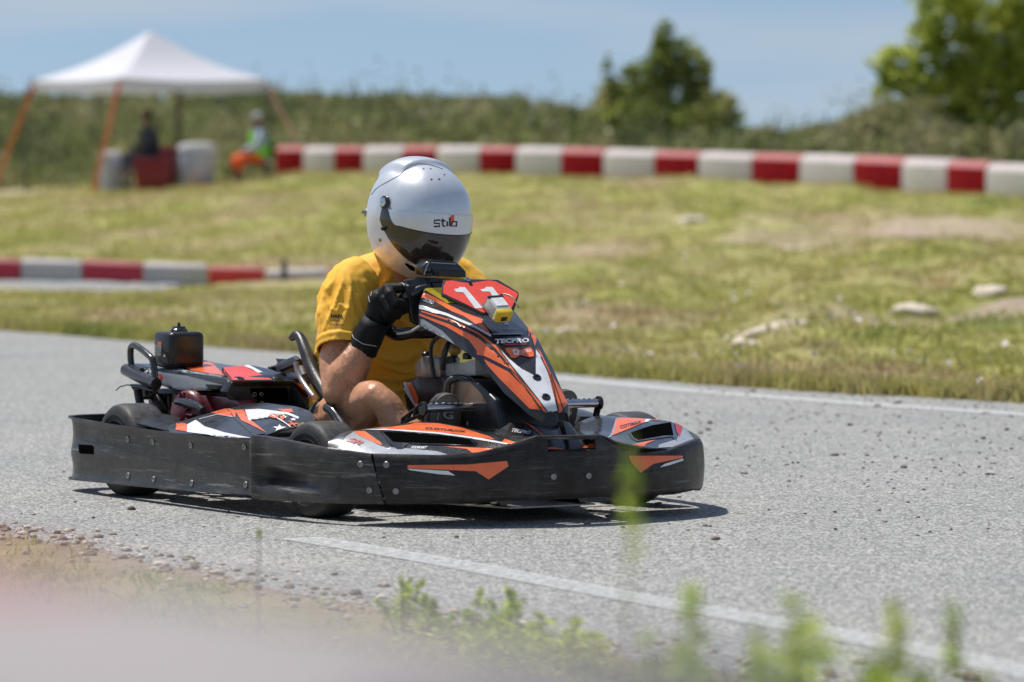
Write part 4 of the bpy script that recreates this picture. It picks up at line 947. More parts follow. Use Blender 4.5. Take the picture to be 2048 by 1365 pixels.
# ================================================================== LAND
def far_edge(X):      # world Y of the far asphalt edge
    return interp(X, FET)
FET = ([(-40, 62), (-12, 40), (-5, 30.2), (W(0, 660, z=0).x, W(0, 660, z=0).y), (W(300, 684, z=0).x, W(300, 684, z=0).y), (W(620, 708, z=0).x, W(620, 708, z=0).y),
                      (W(1100, 744, z=0).x, W(1100, 744, z=0).y), (W(1500, 776, z=0).x, W(1500, 776, z=0).y), (W(2048, 806, z=0).x, W(2048, 806, z=0).y), (6, 16.2), (14, 13), (40, 6)])
NEPX = [(0, 1052), (200, 1092), (420, 1140), (640, 1182), (900, 1230), (1200, 1290), (1500, 1335), (2048, 1400)]
def near_edge(X): return interp(X, NET)
NET = [(-40, 40), (-12, 21), (-5, 15.2), (-2.2, 12.6)]+[(W(u, v, z=0).x, W(u, v, z=0).y) for u, v in NEPX]+[(3, 5.2), (8, 0), (40, -20)]
YB = [(-1200, 110), (0, 92), (560, 86), (640, 85), (1100, 79), (1500, 74), (2048, 66), (3300, 52)]
ZB = [(-1200, .7), (0, .78), (560, 1.08), (640, 1.12), (1100, 1.06), (1500, .94), (2048, .68), (3300, .5)]
CR = [(-1500, 3.1), (0, 3.0), (600, 2.9), (1000, 2.75), (1300, 2.1), (1500, 1.75), (1700, 1.9), (2048, 2.1), (3300, 2.2)]
def ground(X, Y):
    fe, ne = far_edge(X), near_edge(X)
    nz = noise.noise(Vector((X*1.7, Y*1.7, 0)))*.5+noise.noise(Vector((X*6, Y*6, 3)))*.35+noise.noise(Vector((X*19, Y*19, 5)))*.15
    if Y < (fe+ne)/2:
        d = ne-Y; z = -.05+.058*sm((d+.35)/.6)
        return z+.018*nz*sm((d+.5)/.4)+.03*sm((d-1)/3)
    d = Y-fe; u = 1024+F*X/max(Y, 5); yb = interp(u, YB); zb = interp(u, ZB)
    z45 = interp(u, [(0, -.11), (600, -.11), (1100, .03), (1500, .14), (2048, .24), (3000, .3)])
    z = -.05+.06*sm((d+.2)/.5)+.012*nz*sm((d+.3)/.4)
    if d > 0:
        z += z45*sm((Y-fe)/max(45-fe, 8))
        z += (zb-z45)*sm((Y-42)/(yb-44))*.98
        m_ = sm(d/5)*(1-sm((Y-yb+6)/6)); z += m_*(.10*noise.noise(Vector((X*.35, Y*.12, 1)))+(.08+.14*sm((u-900)/500))*noise.noise(Vector((X*.9, Y*.28, 7)))+.10*noise.noise(Vector((X*2.1, Y*.8, 2)))*sm((u-700)/500))+.05*nz*sm(d/3)
        z += .16*math.exp(-((Y-34-(u-1500)*-.004)/4.)**2)*sm((u-1000)/500)
    if Y > yb:
        z += (interp(u, CR)-zb)*sm((Y-yb-2)/24)+.35*noise.noise(Vector((X*.25, Y*.25, 9)))*sm((Y-yb-3)/8)
        z -= 14*sm((Y-yb-32)/200)
    return z
DIRT = []
for u, v, d, ru, ry, a in ((1960, 645, 27.5, 1.3, .5, 1), (1730, 675, 26, .7, .3, .8), (1900, 470, 50, 1.7, 4, .85), (1600, 490, 48, 1.0, 3, .5), (1540, 385, 70, 1.2, 3, .7), (1420, 440, 56, .5, 1, .5), (1250, 390, 72, 1.0, 2, .5), (40, 380, 84, 1.0, 3, .9), (1050, 500, 50, 1, 2, .3), (300, 610, 33, 1.5, 2.2, .45), (500, 640, 30, 1.2, 1, .3), (1180, 660, 30, .5, .6, .6), (1520, 665, 29, .5, .6, .5)):
    p = W(u, v, d=d); DIRT.append((p.x, p.y, ru, ry, a))
def dirt(X, Y):
    s = 0
    for x, y, rx, ry, a in DIRT:
        q = ((X-x)/rx)**2+((Y-y)/ry)**2
        if q < 6: s += a*math.exp(-q)
    s += .22*sm(noise.noise(Vector((X*.8, Y*.35, 4)))*2)
    if Y < near_edge(X)+.6: s = max(s, sm((Y-near_edge(X)+.8)/.6)*.97, .18)
    fe = far_edge(X)
    return min(max(s, 0), 1)
def axis(lo, hi, near, far, grow):
    out = [lo]; 
    while out[-1] < hi: out.append(out[-1]+near+(out[-1]-lo)*grow)
    return out
ys = axis(3.0, 420, .055, 0, .0062)
xs = sorted(set([round(x, 4) for x in np.concatenate([np.arange(-3.2, 3.2, .07), np.linspace(3.2, 14, 70), -np.linspace(3.2, 14, 70), np.linspace(14, 160, 50), -np.linspace(14, 160, 50)])]))
V = []; Dv = []
for y in ys:
    for x in xs: V.append((x, y, ground(x, y))); Dv.append(dirt(x, y))
nx = len(xs); Fc = [(i*nx+j, i*nx+j+1, (i+1)*nx+j+1, (i+1)*nx+j) for i in range(len(ys)-1) for j in range(nx-1)]
me = bpy.data.meshes.new('ground'); me.from_pydata(V, [], Fc); at = me.attributes.new('dirt', 'FLOAT', 'POINT'); at.data.foreach_set('value', Dv)
me.polygons.foreach_set('use_smooth', [True]*len(Fc))
go = bpy.data.objects.new('ground', me); COL.objects.link(go); go['kind'] = 'structure'
def nodemat(name): 
    m, nt, b = nodes(name); return m, nt.nodes, nt.links, b
def ramp(N, stops, src, L):
    r = N.new('ShaderNodeValToRGB'); r.color_ramp.elements[0].position = stops[0][0]; r.color_ramp.elements[0].color = (*stops[0][1], 1)
    r.color_ramp.elements[1].position = stops[-1][0]; r.color_ramp.elements[1].color = (*stops[-1][1], 1)
    for p, c in stops[1:-1]: e = r.color_ramp.elements.new(p); e.color = (*c, 1)
    L.new(src, r.inputs[0]); return r.outputs[0]
def world_noise(N, L, scale, stretch=(1, 1, 1), detail=4, rough=.6, geo=True):
    g = N.new('ShaderNodeNewGeometry'); mp = N.new('ShaderNodeMapping'); mp.inputs['Scale'].default_value = stretch; L.new(g.outputs['Position'], mp.inputs[0])
    n = N.new('ShaderNodeTexNoise'); n.inputs['Scale'].default_value = scale; n.inputs['Detail'].default_value = detail; n.inputs['Roughness'].default_value = rough; L.new(mp.outputs[0], n.inputs[0]); return n.outputs[0]
def mixc(N, L, f, a, b, mode='MIX'):
    q = N.new('ShaderNodeMix'); q.data_type = 'RGBA'; q.blend_type = mode
    for s_, k in ((f, 0), (a, 6), (b, 7)):
        if hasattr(s_, 'is_linked'): L.new(s_, q.inputs[k])
        elif k == 0: q.inputs[0].default_value = s_
        else: q.inputs[k].default_value = (*s_, 1)
    return q.outputs[2]
GS = [(.28, (.26, .29, .085)), (.40, (.37, .37, .105)), (.50, (.46, .43, .165)), (.58, (.44, .38, .185)), (.66, (.52, .40, .24)), (.76, (.56, .46, .31))]
m, N, L, b = nodemat('grassy_ground')
c1 = ramp(N, GS, world_noise(N, L, .55, (1, .5, 1), 5), L)
c2 = ramp(N, [(.35, (.5, .52, .45)), (.5, (.86, .87, .84)), (.68, (1.25, 1.2, 1.15))], world_noise(N, L, 6, (1, .6, 1), 6, .7), L)
c = mixc(N, L, 1., c1, c2, 'MULTIPLY')
dc = ramp(N, [(.3, (.32, .245, .18)), (.5, (.48, .38, .28)), (.7, (.60, .50, .40))], world_noise(N, L, 9, detail=8, rough=.75), L)
a = N.new('ShaderNodeAttribute'); a.attribute_name = 'dirt'
c = mixc(N, L, a.outputs['Fac'], c, dc); L.new(c, b.inputs['Base Color']); b.inputs['Roughness'].default_value = .95; b.inputs['Specular IOR Level'].default_value = .15
bp = N.new('ShaderNodeBump'); bp.inputs['Strength'].default_value = .9; bp.inputs['Distance'].default_value = .02; L.new(world_noise(N, L, 40, detail=8, rough=.8), bp.inputs['Height']); L.new(bp.outputs[0], b.inputs['Normal'])
go.data.materials.append(m)
# ---- asphalt sheet
rows = []
xx = list(np.linspace(-40, -6, 18))+list(np.arange(-5.8, 6, .1))+list(np.linspace(6.2, 40, 18))
m2 = MB()
for x in xx:
    n_, f_ = near_edge(x)-.5, far_edge(x)+.35
    rows.append([Vector((x, n_+(f_-n_)*k/24, 0.0)) for k in range(25)])
m2.loft(rows, closed=False)
m, N, L, b = nodemat('worn_asphalt')
g = N.new('ShaderNodeNewGeometry')
vo = N.new('ShaderNodeTexVoronoi'); vo.inputs['Scale'].default_value = 140; va = N.new('ShaderNodeMapping'); va.inputs['Scale'].default_value = (1, .62, 1); L.new(g.outputs['Position'], va.inputs[0]); L.new(va.outputs[0], vo.inputs[0])
sp = N.new('ShaderNodeSeparateColor'); L.new(vo.outputs['Color'], sp.inputs[0])
st = ramp(N, [(0, (.18, .18, .172)), (.18, (.265, .265, .255)), (.5, (.345, .345, .328)), (.8, (.425, .425, .40)), (1, (.59, .57, .53))], sp.outputs[0], L)
ed = ramp(N, [(0, (1, 1, 1)), (.5, (1, 1, 1)), (.85, (.45, .45, .46))], vo.outputs['Distance'], L)
c = mixc(N, L, 1., st, ed, 'MULTIPLY')
big = ramp(N, [(.3, (.86, .87, .89)), (.55, (1, 1, 1)), (.72, (1.1, 1.08, 1.06))], world_noise(N, L, .9, (1, .7, 1), 6, .7), L)
c = mixc(N, L, 1., c, big, 'MULTIPLY')
fine = ramp(N, [(.3, (.8, .8, .8)), (.7, (1.2, 1.2, 1.2))], world_noise(N, L, 30, detail=5), L); c = mixc(N, L, 1., c, fine, 'MULTIPLY')
dk = world_noise(N, L, 1.6, (.35, 3.0, 1), 5, .65); c = mixc(N, L, ramp(N, [(.58, (0, 0, 0)), (.75, (.35, .35, .35))], dk, L), c, (.13, .13, .135))
L.new(c, b.inputs['Base Color']); b.inputs['Roughness'].default_value = .85; b.inputs['Specular IOR Level'].default_value = .3
bp = N.new('ShaderNodeBump'); bp.inputs['Strength'].default_value = .45; bp.inputs['Distance'].default_value = .0025; bp.invert = True; L.new(vo.outputs['Distance'], bp.inputs['Height']); L.new(bp.outputs[0], b.inputs['Normal'])
ro = m2.build('road', m, None, smooth=180); ro['kind'] = 'structure'
# ---- painted lines
def paint(pts, wd, name, op):
    P = dens([(p.x, p.y, 0) for p in pts], 16); m_ = MB(); rr = []
    for i, p in enumerate(P):
        t = (P[min(i+1, len(P)-1)]-P[max(i-1, 0)]).normalized(); n = Vector((-t.y, t.x, 0))
        wq = wd*(.15+.85*sm(i/len(P)*1.8)) if wd < .12 else wd; rr.append([p+n*wq*(k/4-.5)+Vector((0, 0, .0025)) for k in range(5)])
    m_.loft(rr, closed=False)
    mt, N, L, b = nodemat(name+'_paint')
    c = ramp(N, [(.3, (.42, .43, .43)), (.7, (.70, .70, .68))], world_noise(N, L, 50, detail=6), L); L.new(c, b.inputs['Base Color']); b.inputs['Roughness'].default_value = .8
    al = ramp(N, [(op-.14, (0, 0, 0)), (op+.12, (1, 1, 1))], world_noise(N, L, 38, detail=10, rough=.85), L)
    sc = N.new('ShaderNodeSeparateColor'); L.new(al, sc.inputs[0]); L.new(sc.outputs[0], b.inputs['Alpha'])
    o = m_.build(name, mt, None, smooth=180); o['kind'] = 'structure'; return o
paint([W(u, v, z=0) for u, v in ((600, 1078), (760, 1104), (900, 1128), (1300, 1203), (1700, 1275), (2048, 1345), (2500, 1450))], .12, 'painted_line', .48)
paint([W(u, v, z=0) for u, v in ((600, 716), (1100, 757), (1400, 784), (1700, 807), (2048, 830), (2400, 855))], .16, 'painted_line', .44)
# ---- far strip of track behind the low kerb blocks (left)
rows = []
for k in range(90):
    u = -1400+1760*k/89; x = (u-1024)/F*45; bend = .25*math.sin(k*.05)
    rows.append([Vector((x, yy+bend, ground(x, yy+bend)+zo_)) for yy, zo_ in ((43.2, -.06), (43.5, .022), (43.9, .03), (44.3, .03), (44.7, .03), (45.1, .03), (45.8, .03), (46.4, .022), (46.7, -.06))])
r2 = MB().loft(rows, closed=False).build('side_road', bpy.data.materials['worn_asphalt'], None, smooth=180); r2['kind'] = 'structure'
# ---- blades and leaves
def blades(name, P, hgt, wid, m, parent=None, lean=.5, up=1., seed=0):
    """each point gets one tapered triangle; P (n,3), hgt (n,), wid (n,)"""
    r = np.random.default_rng(seed+11); n = len(P); a = r.uniform(0, 2*np.pi, n); le = r.uniform(0, lean, n)
    side = np.stack([np.cos(a), np.sin(a), np.zeros(n)], 1)*wid[:, None]/2
    b2 = r.uniform(0, 2*np.pi, n); tip = np.stack([np.cos(b2)*le, np.sin(b2)*le, np.full(n, up)], 1)*hgt[:, None]
    mid = tip*.55*np.array([.7, .7, 1.]); V = np.concatenate([P-side, P+side, P+mid+side*.8, P+mid-side*.8, P+tip], 0)
    i = np.arange(n); quads = np.stack([i, i+n, i+2*n, i+3*n], 1); tris = np.stack([i+3*n, i+2*n, i+4*n], 1)
    return rawmesh(name, V, [quads, tris], m, parent)
def rawmesh(name, V, facesets, m, parent=None):
    me = bpy.data.meshes.new(name); nv = len(V); me.vertices.add(nv); me.vertices.foreach_set('co', V.astype(np.float32).ravel())
    li = np.concatenate([f.ravel() for f in facesets]); ct = np.concatenate([np.full(len(f), f.shape[1]) for f in facesets])
    me.loops.add(len(li)); me.loops.foreach_set('vertex_index', li.astype(np.int32)); me.polygons.add(len(ct))
    st = np.concatenate([[0], np.cumsum(ct)[:-1]]); me.polygons.foreach_set('loop_start', st.astype(np.int32)); me.update(calc_edges=True); me.validate()
    me.materials.append(m); o = bpy.data.objects.new(name, me); COL.objects.link(o)
    if parent: o.parent = parent
    return o
def leafquads(P, size, seed=0, flat=.0, asp=.55):
    r = np.random.default_rng(seed+3); n = len(P); q = r.normal(size=(n, 3)); q[:, 2] *= (1-flat); q /= np.linalg.norm(q, axis=1)[:, None]
    t = np.cross(q, r.normal(size=(n, 3))); t /= np.linalg.norm(t, axis=1)[:, None]; s = np.asarray(size).reshape(-1, 1)
    V = np.concatenate([P-q*s, P+t*s*asp, P+q*s, P-t*s*asp], 0); i = np.arange(n); return V, np.stack([i, i+n, i+2*n, i+3*n], 1)
def plantmat(name, stops, trans=.35, nscale=2.0, stretch=(1, 1, 1), lo=.55):
    m, N, L, b = nodemat(name); g = N.new('ShaderNodeNewGeometry')
    c1 = ramp(N, stops, world_noise(N, L, nscale, stretch, 5), L)
    rn = ramp(N, [(0, (lo, lo, lo*.95)), (.5, (1, 1, 1)), (1, (2-lo, 1.92-lo, 1.75-lo))], g.outputs['Random Per Island'], L)
    c = mixc(N, L, 1., c1, rn, 'MULTIPLY'); L.new(c, b.inputs['Base Color']); b.inputs['Roughness'].default_value = .55; b.inputs['Specular IOR Level'].default_value = .3
    tr = N.new('ShaderNodeBsdfTranslucent'); L.new(c, tr.inputs[0]); mx = N.new('ShaderNodeMixShader'); mx.inputs[0].default_value = trans
    L.new(b.outputs[0], mx.inputs[1]); L.new(tr.outputs[0], mx.inputs[2]); L.new(mx.outputs[0], N['Material Output'].inputs[0]); return m
M_GRASS = plantmat('grass_blades', [(p_, tuple(x_*1.12 for x_ in c_)) for p_, c_ in GS], .4, .55, (1, .5, 1), .8)
M_VERGE = plantmat('verge_grass', [(.3, (.22, .30, .07)), (.5, (.38, .44, .12)), (.62, (.52, .48, .20)), (.72, (.60, .52, .32))], .4, 5)
def scatter(n, y0, y1, u0, u1, cond, seed, pw=1.0):
    r = np.random.default_rng(seed); out = []
    while len(out) < n:
        y = y0+(y1-y0)*r.uniform()**pw; x = (r.uniform(u0, u1)-1024)/F*y
        if cond(x, y, r): out.append((x, y, ground(x, y)-.004))
    return np.array(out)
r = np.random.default_rng(5)
P = scatter(27000, 17, 84, -1100, 3100, lambda x, y, q: far_edge(x)+.05 < y < interp(1024+F*x/y, YB)-.3 and not (41 < y < 46.8 and 1024+F*x/y < 1150) and q.uniform() > dirt(x, y)*1.1, 1, 1.25)
n = len(P); k = 6; Pk = np.repeat(P, k, 0); dist = Pk[:, 1:2]; Pk[:, :2] += r.normal(size=(n*k, 2))*.0022*dist
hh = r.uniform(.014, .045, n*k)*(1+.010*Pk[:, 1]); o = blades('grass', Pk, hh, r.uniform(.006, .014, n*k)*(1+.03*Pk[:, 1]), M_GRASS, lean=.8, seed=1); o['kind'] = 'stuff'
# longer fringe where grass meets asphalt
P = []
for i in range(8200):
    x = r.uniform(-7, 5); P.append((x, far_edge(x)+abs(r.normal())*.22-.02+.12*noise.noise(Vector((x*3, 0, 0))), 0))
P = np.array(P); P = np.repeat(P, 4, 0); P[:, :2] += r.normal(size=(len(P), 2))*.03
o = blades('grass', P, r.uniform(.03, .10, len(P)), r.uniform(.008, .016, len(P)), M_GRASS, lean=.9, seed=2); o['kind'] = 'stuff'
# near verge grass
P = scatter(2600, 3.6, 13.6, -250, 2300, lambda x, y, q: y < near_edge(x)-.25-abs(q.normal())*.3 and noise.noise(Vector((x*3, y*3, 2)))+q.uniform(-.3, .3) > -.12, 3)
k = 9; n = len(P); Pk = np.repeat(P, k, 0); Pk[:, :2] += r.normal(size=(n*k, 2))*.03
o = blades('verge_grass', Pk, r.uniform(.010, .038, n*k), r.uniform(.003, .007, n*k), M_VERGE, lean=1.6, seed=3); o['kind'] = 'stuff'
# small white flowers in the grass
P = scatter(260, 18, 62, 60, 2100, lambda x, y, q: y > far_edge(x)+.15 and not (41 < y < 46.8) and (q.uniform() < (.15+.85*sm((1024+F*x/y-500)/900)) and noise.noise(Vector((x*.9, y*.5, 8))) > -.05), 6, 1.1)
P[:, 2] += .07; Vq, q = leafquads(P, r.uniform(.010, .026, len(P)), 5, .3, .8); o = rawmesh('wild_flowers', Vq, [q], mat('white_petals', (.75, .68, .70), .7)); o['kind'] = 'stuff'
# ---- gravel and stones
def stone(r_, seed, sq=.6):
    rr = random.Random(seed); b = bmesh.new(); bmesh.ops.create_icosphere(b, subdivisions=2 if r_ < .03 else 3, radius=1); off = Vector((rr.uniform(0, 50), 0, 0))
    sc = Vector((rr.uniform(.8, 1.3), rr.uniform(.7, 1.1), sq*rr.uniform(.7, 1.1)))
    vs = [Vector((v.co[i]*sc[i] for i in range(3)))*(1+.35*noise.noise(v.co*1.3+off)+(.22*noise.noise(v.co*3+off) if r_ > .03 else 0))*r_ for v in b.verts]; fs = [tuple(v.index for v in f.verts) for f in b.faces]; b.free(); return vs, fs
def stonemat(name, stops):
    m, N, L, b = nodemat(name); g = N.new('ShaderNodeNewGeometry'); c = ramp(N, stops, g.outputs['Random Per Island'], L)
    nn = ramp(N, [(.3, (.75, .73, .7)), (.7, (1.15, 1.12, 1.1))], world_noise(N, L, 45, detail=7), L); c = mixc(N, L, 1., c, nn, 'MULTIPLY'); L.new(c, b.inputs['Base Color']); b.inputs['Roughness'].default_value = .85; return m
M_PEB = stonemat('pebbles', [(0, (.20, .16, .12)), (.3, (.38, .32, .25)), (.65, (.52, .46, .38)), (1, (.70, .64, .56))])
M_GRIT = stonemat('grit', [(0, (.12, .09, .075)), (.4, (.25, .20, .16)), (1, (.42, .36, .30))])
M_ROCK = stonemat('limestone', [(0, (.62, .55, .44)), (1, (.72, .64, .52))])
mb = MB()
for i in range(1400):
    x = r.uniform(-2.4, 1.6); d = abs(r.normal())*.34*(1 if i % 3 else 1.5); y = near_edge(x)+.12+(.25 if i % 9 == 0 else 0)-d; s_ = .0022+.012*r.uniform()**2.8+(.007 if i % 45 == 0 else 0)
    vs, fs = stone(s_, i, .75); z = max(0, ground(x, y)); mb.add([p+Vector((x, y, z+s_*.25)) for p in vs], fs)
for i in range(5200):                                    # fine pale grit bedded in the verge
    x = r.uniform(-2.3, 1.7); y = near_edge(x)+.20-abs(r.normal())*.5; s_ = r.uniform(.0012, .0034); a_ = r.uniform(0, 6.28); z = max(0, ground(x, y))
    k_ = [Vector((x+s_*1.3*math.cos(a_+q_*2.09), y+s_*math.sin(a_+q_*2.09), z-.0005)) for q_ in range(3)]+[Vector((x+r.normal()*s_*.3, y, z+s_*.9))]; mb.add(k_, [(0, 1, 3), (1, 2, 3), (2, 0, 3)])
mb.build('gravel', M_PEB, None, fixn=False, smooth=0)['kind'] = 'stuff'
mb = MB()
for i in range(2300):                                    # scattered grit on the track (denser on the right)
    x = r.uniform(-1.5, 3.4); y = r.uniform(11.2, 19.5); 
    if y > far_edge(x)-.1 or y < near_edge(x)+.3 or r.uniform() > .25+.75*sm((x-.2)/1.2)*sm((y-12.2)/2): continue
    s_ = r.uniform(.002, .0065)*(1+.9*(i % 9 == 0)); vs, fs = stone(s_, i+5000, .7); mb.add([p+Vector((x, y, s_*.35)) for p in vs], fs)
mb.build('grit', M_GRIT, None, fixn=False, smooth=180)['kind'] = 'stuff'
def rock(u, v, d, size, label, nm='rock', mt=None, sq=.5, grp=None):
    p = W(u, v, d=d) if d else W(u, v, z=0); z = ground(p.x, p.y) if d else 0
    vs, fs = stone(size, int(u)+3, sq); mb = MB(); mb.add(vs, fs); o = mb.build(nm, mt or M_ROCK, None, fixn=False, smooth=180); o.location = (p.x, p.y, z+size*sq*(.3 if size < .03 else -.05))
    tag(o, label, 'rock', grp); return o
def gd(u, v):                                           # distance where pixel (u,v) meets the ground
    lo = 15.
    for i in range(900):
        p = W(u, v, d=lo)
        if p.z <= ground(p.x, p.y): return lo
        lo += .1
    return 80.
for u, v, s_, lb in ((1388, 446, .17, 'pale limestone rock high on the grassy bank below the red and white wall'), (1985, 590, .17, 'large pale rock at the right on the bank above the bare earth patch'),
                     (1822, 628, .16, 'flat pale rock to the left of the large pale rock'), (1492, 690, .07, 'small grey-white stone at the lower end of the row of stones in the grass'),
                     (1545, 664, .09, 'long pale stone at the upper end of the row of stones in the grass'), (1590, 503, .12, 'pinkish stone in the middle of the grassy bank'), (1130, 668, .06, 'small pale stone in the grass just right of the kart front panel'),
                     (1170, 610, .06, 'small white stone in the grass higher up behind the kart front panel')):
    o = rock(u, v, gd(u, v), s_, lb)
    if u == 1545: o.scale = (2.2, 1, 1); o.rotation_euler = (0, R(-12), 0)
for u, v, s_, lb in ((290, 1098, .012, 'beige pebble near the left end of the gravel verge'), (320, 1132, .018, 'largest pale pebble lying among the gravel at the track edge'), (668, 1150, .011, 'dark brown pebble lying alone beside the gravel verge'), (1782, 988, .009, 'small tan pebble alone on the track right of the kart'), (2022, 957, .008, 'small tan pebble on the track at the far right'), (152, 1088, .013, 'dark reddish pebble in the gravel at the left')):
    o = rock(u, v, None, s_, lb, 'pebble', M_PEB if 'dark' not in lb else M_GRIT, .65); o['category'] = 'pebble'
# ---- weeds at the near verge
M_WEED = plantmat('weed_leaves', [(.3, (.30, .43, .06)), (.5, (.48, .60, .10)), (.7, (.66, .68, .20))], .6, 6)
M_STEM = mat('weed_stem', (.30, .24, .15), .8)
def weed(base, hgt, spread, n, label, seed, leaf=.012, group='leafy weeds on the near verge', nst=5, tipx=0, bare=0):
    rr = random.Random(seed); q = np.random.default_rng(seed); e = root('weed', base, label, 'weed', group); ms = MB(); LP = []
    for i in range(nst):
        a = rr.uniform(0, 6.28); s_ = spread*rr.uniform(.2, 1) if i else 0; h_ = hgt*(rr.uniform(.55, .95) if i else 1)
        top = Vector((math.cos(a)*s_+(tipx if not i else 0), math.sin(a)*s_, h_)); mid = top*.5+Vector((rr.uniform(-.1, .1)*spread, 0, .03*h_))
        ms.tube([(0, 0, -.02), mid, top], [.0028, .002, .001], 5, smooth=4)
        for k in range(n//nst):
            t = bare+(1-bare)*rr.uniform(0, 1)**.8; c = Vector((0, 0, 0)).lerp(mid, t*2) if t < .5 else mid.lerp(top, t*2-1)
            w_ = spread*.28*(1.1-t); LP.append((c.x+rr.gauss(0, w_), c.y+rr.gauss(0, w_), c.z+rr.gauss(0, w_*.6)))
    ms.build('stem', M_STEM, e, smooth=90)
    Vq, f = leafquads(np.array(LP), q.uniform(.6, 1.2, len(LP))*leaf, seed, .2, .42); rawmesh('leaves', Vq, [f], M_WEED, e); return e
def vg(u, d): x = (u-1024)/F*d; return (x, d, ground(x, d))
def vtop(v, d): return H-(v-HY)/F*d
WE = [(800, 8.9, 1160, .05, 150, 'small sharp green weed tuft nearest the middle left of the verge'), (850, 8.8, 1195, .05, 120, 'small weed tuft just right of the leftmost one'), (960, 8.4, 1190, .07, 160, 'weed tuft with a tall tip in the middle of the green row'),
      (1015, 8.3, 1175, .05, 160, 'upright green weed tuft to the right of the middle of the green row'), (1080, 8.2, 1235, .10, 260, 'wide low yellow-green weed mat at the verge'), (1150, 8.1, 1245, .08, 200, 'rounded low weed clump at the right end of the sharp green row'), (905, 8.5, 1240, .08, 200, 'low spreading weed below the sharp tufts'), (1010, 8.1, 1262, .12, 240, 'lowest spreading weed mat under the green row')]
for i, (u, d, v, sp_, n_, lb) in enumerate(WE):
    b_ = vg(u, d); weed(b_, max(vtop(v-8, d)-b_[2], .05), sp_*1.6, int(n_*2.2), lb, 40+i, .010)
WN = [(1262, 5.2, 885, .030, 52, 'tall thin blurred weed rising in front of the kart nose', 3, .66), (1390, 5.4, 1155, .06, 260, 'blurred leafy weed beside the tall one', 5, .3), (1365, 5.2, 1290, .08, 200, 'low blurred weed under the leafy one beside the tall stem', 5, .3), (1590, 5.2, 1195, .05, 220, 'blurred upright weed in the middle of the right group', 5, .35), (1640, 5.1, 1275, .10, 330, 'broad blurred weed clump at the bottom edge', 6, .35), (1530, 5.1, 1290, .09, 300, 'low blurred weed clump left of the broad one', 6, .4),
      (1790, 5.6, 1200, .045, 210, 'blurred weed with an upright pointed tip toward the right', 5, .35), (1905, 5.6, 1210, .04, 130, 'rightmost thin blurred weed', 4, .6), (1745, 5.0, 1335, .06, 150, 'small blurred weed tip at the bottom edge under the pointed one', 4, .5)]
for i, (u, d, v, sp_, n_, lb, ns, br) in enumerate(WN):
    d *= .86
    b_ = vg(u, d); weed(b_, vtop(v, d)-b_[2], sp_*2.3, int(n_*1.7), lb, 70+i, .015, 'blurred weeds close to the camera', ns, bare=br)
b_ = vg(517, 8.0); weed(b_, vtop(1058, 8.0)-b_[2], .012, 26, 'single thin grass stalk with a seed head standing on the gravel verge', 99, .008, nst=1, bare=.94)
# ---- barrier blocks
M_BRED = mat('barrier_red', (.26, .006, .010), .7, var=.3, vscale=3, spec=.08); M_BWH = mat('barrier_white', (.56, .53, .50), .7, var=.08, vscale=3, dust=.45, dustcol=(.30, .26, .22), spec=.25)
M_TOPR = mat('sunlit_faded_red_top', (.52, .20, .19), .7, var=.15, vscale=5, spec=.2); M_TOPW = mat('sunlit_dusty_white_top', (.62, .55, .53), .7, var=.1, vscale=5, spec=.2)  # block tops: sunlight put into a paler colour, along with fading and dust
def block(p0, p1, z0, z1, h_, dep, mt, name, label, group):
    p0, p1 = Vector(p0), Vector(p1); t = (p1-p0).normalized(); n = Vector((-t.y, t.x)); g = .012
    def P3(q, z): return Vector((q.x, q.y, z))
    prof = [(0, -.10), (0, h_*.80), (dep*.10, h_*.93), (dep*.24, h_), (dep*.76, h_), (dep*.90, h_*.93), (dep, h_*.80), (dep, -.10)]
    a = [P3(p0+t*g+n*x, z0+z) for x, z in prof]; b = [P3(p1-t*g+n*x, z1+z) for x, z in prof]
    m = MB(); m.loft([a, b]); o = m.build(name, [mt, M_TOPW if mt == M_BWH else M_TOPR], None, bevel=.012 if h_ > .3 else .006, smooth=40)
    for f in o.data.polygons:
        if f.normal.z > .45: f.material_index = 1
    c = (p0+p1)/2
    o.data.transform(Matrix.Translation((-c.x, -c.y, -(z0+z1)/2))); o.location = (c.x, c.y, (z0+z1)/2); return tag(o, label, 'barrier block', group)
ub = [550, 605, 668, 725, 805, 872, 958, 1030, 1122, 1205, 1308, 1395, 1503, 1598, 1706, 1802, 1893, 1970, 2075, 2160, 2265]
vt = [(550, 290), (640, 292), (870, 290), (1100, 293), (1300, 300), (1500, 306), (1700, 311), (1900, 319), (2048, 330), (2300, 352)]; vb = [(550, 348), (640, 349), (1000, 352), (1200, 358), (1400, 365), (1600, 374), (1750, 383), (1970, 394), (2300, 412)]
ORD = ['first', 'second', 'third', 'fourth', 'fifth', 'sixth', 'seventh', 'eighth', 'ninth', 'tenth']
for i in range(len(ub)-1):
    d0, d1 = interp(ub[i], YB)-.2, interp(ub[i+1], YB)-.2; a_, b2_ = W(ub[i], interp(ub[i], vb), d=d0), W(ub[i+1], interp(ub[i+1], vb), d=d1)
    hh_ = (interp((ub[i]+ub[i+1])/2, vb)-interp((ub[i]+ub[i+1])/2, vt))/F*d0*.97
    red = i % 2 == 0; k_ = i//2
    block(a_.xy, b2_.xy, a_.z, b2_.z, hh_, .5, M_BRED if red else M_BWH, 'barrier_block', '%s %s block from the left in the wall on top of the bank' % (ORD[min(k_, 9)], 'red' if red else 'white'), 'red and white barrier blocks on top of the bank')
lb_ = [-220, -90, 40, 165, 285, 415, 530, 655, 790]
lt = [(-200, 512), (0, 518), (165, 520), (285, 524), (415, 529), (530, 537), (655, 540), (800, 543)]; lbt = [(-200, 548), (0, 556), (165, 561), (285, 566), (415, 570), (530, 573), (655, 570), (800, 568)]
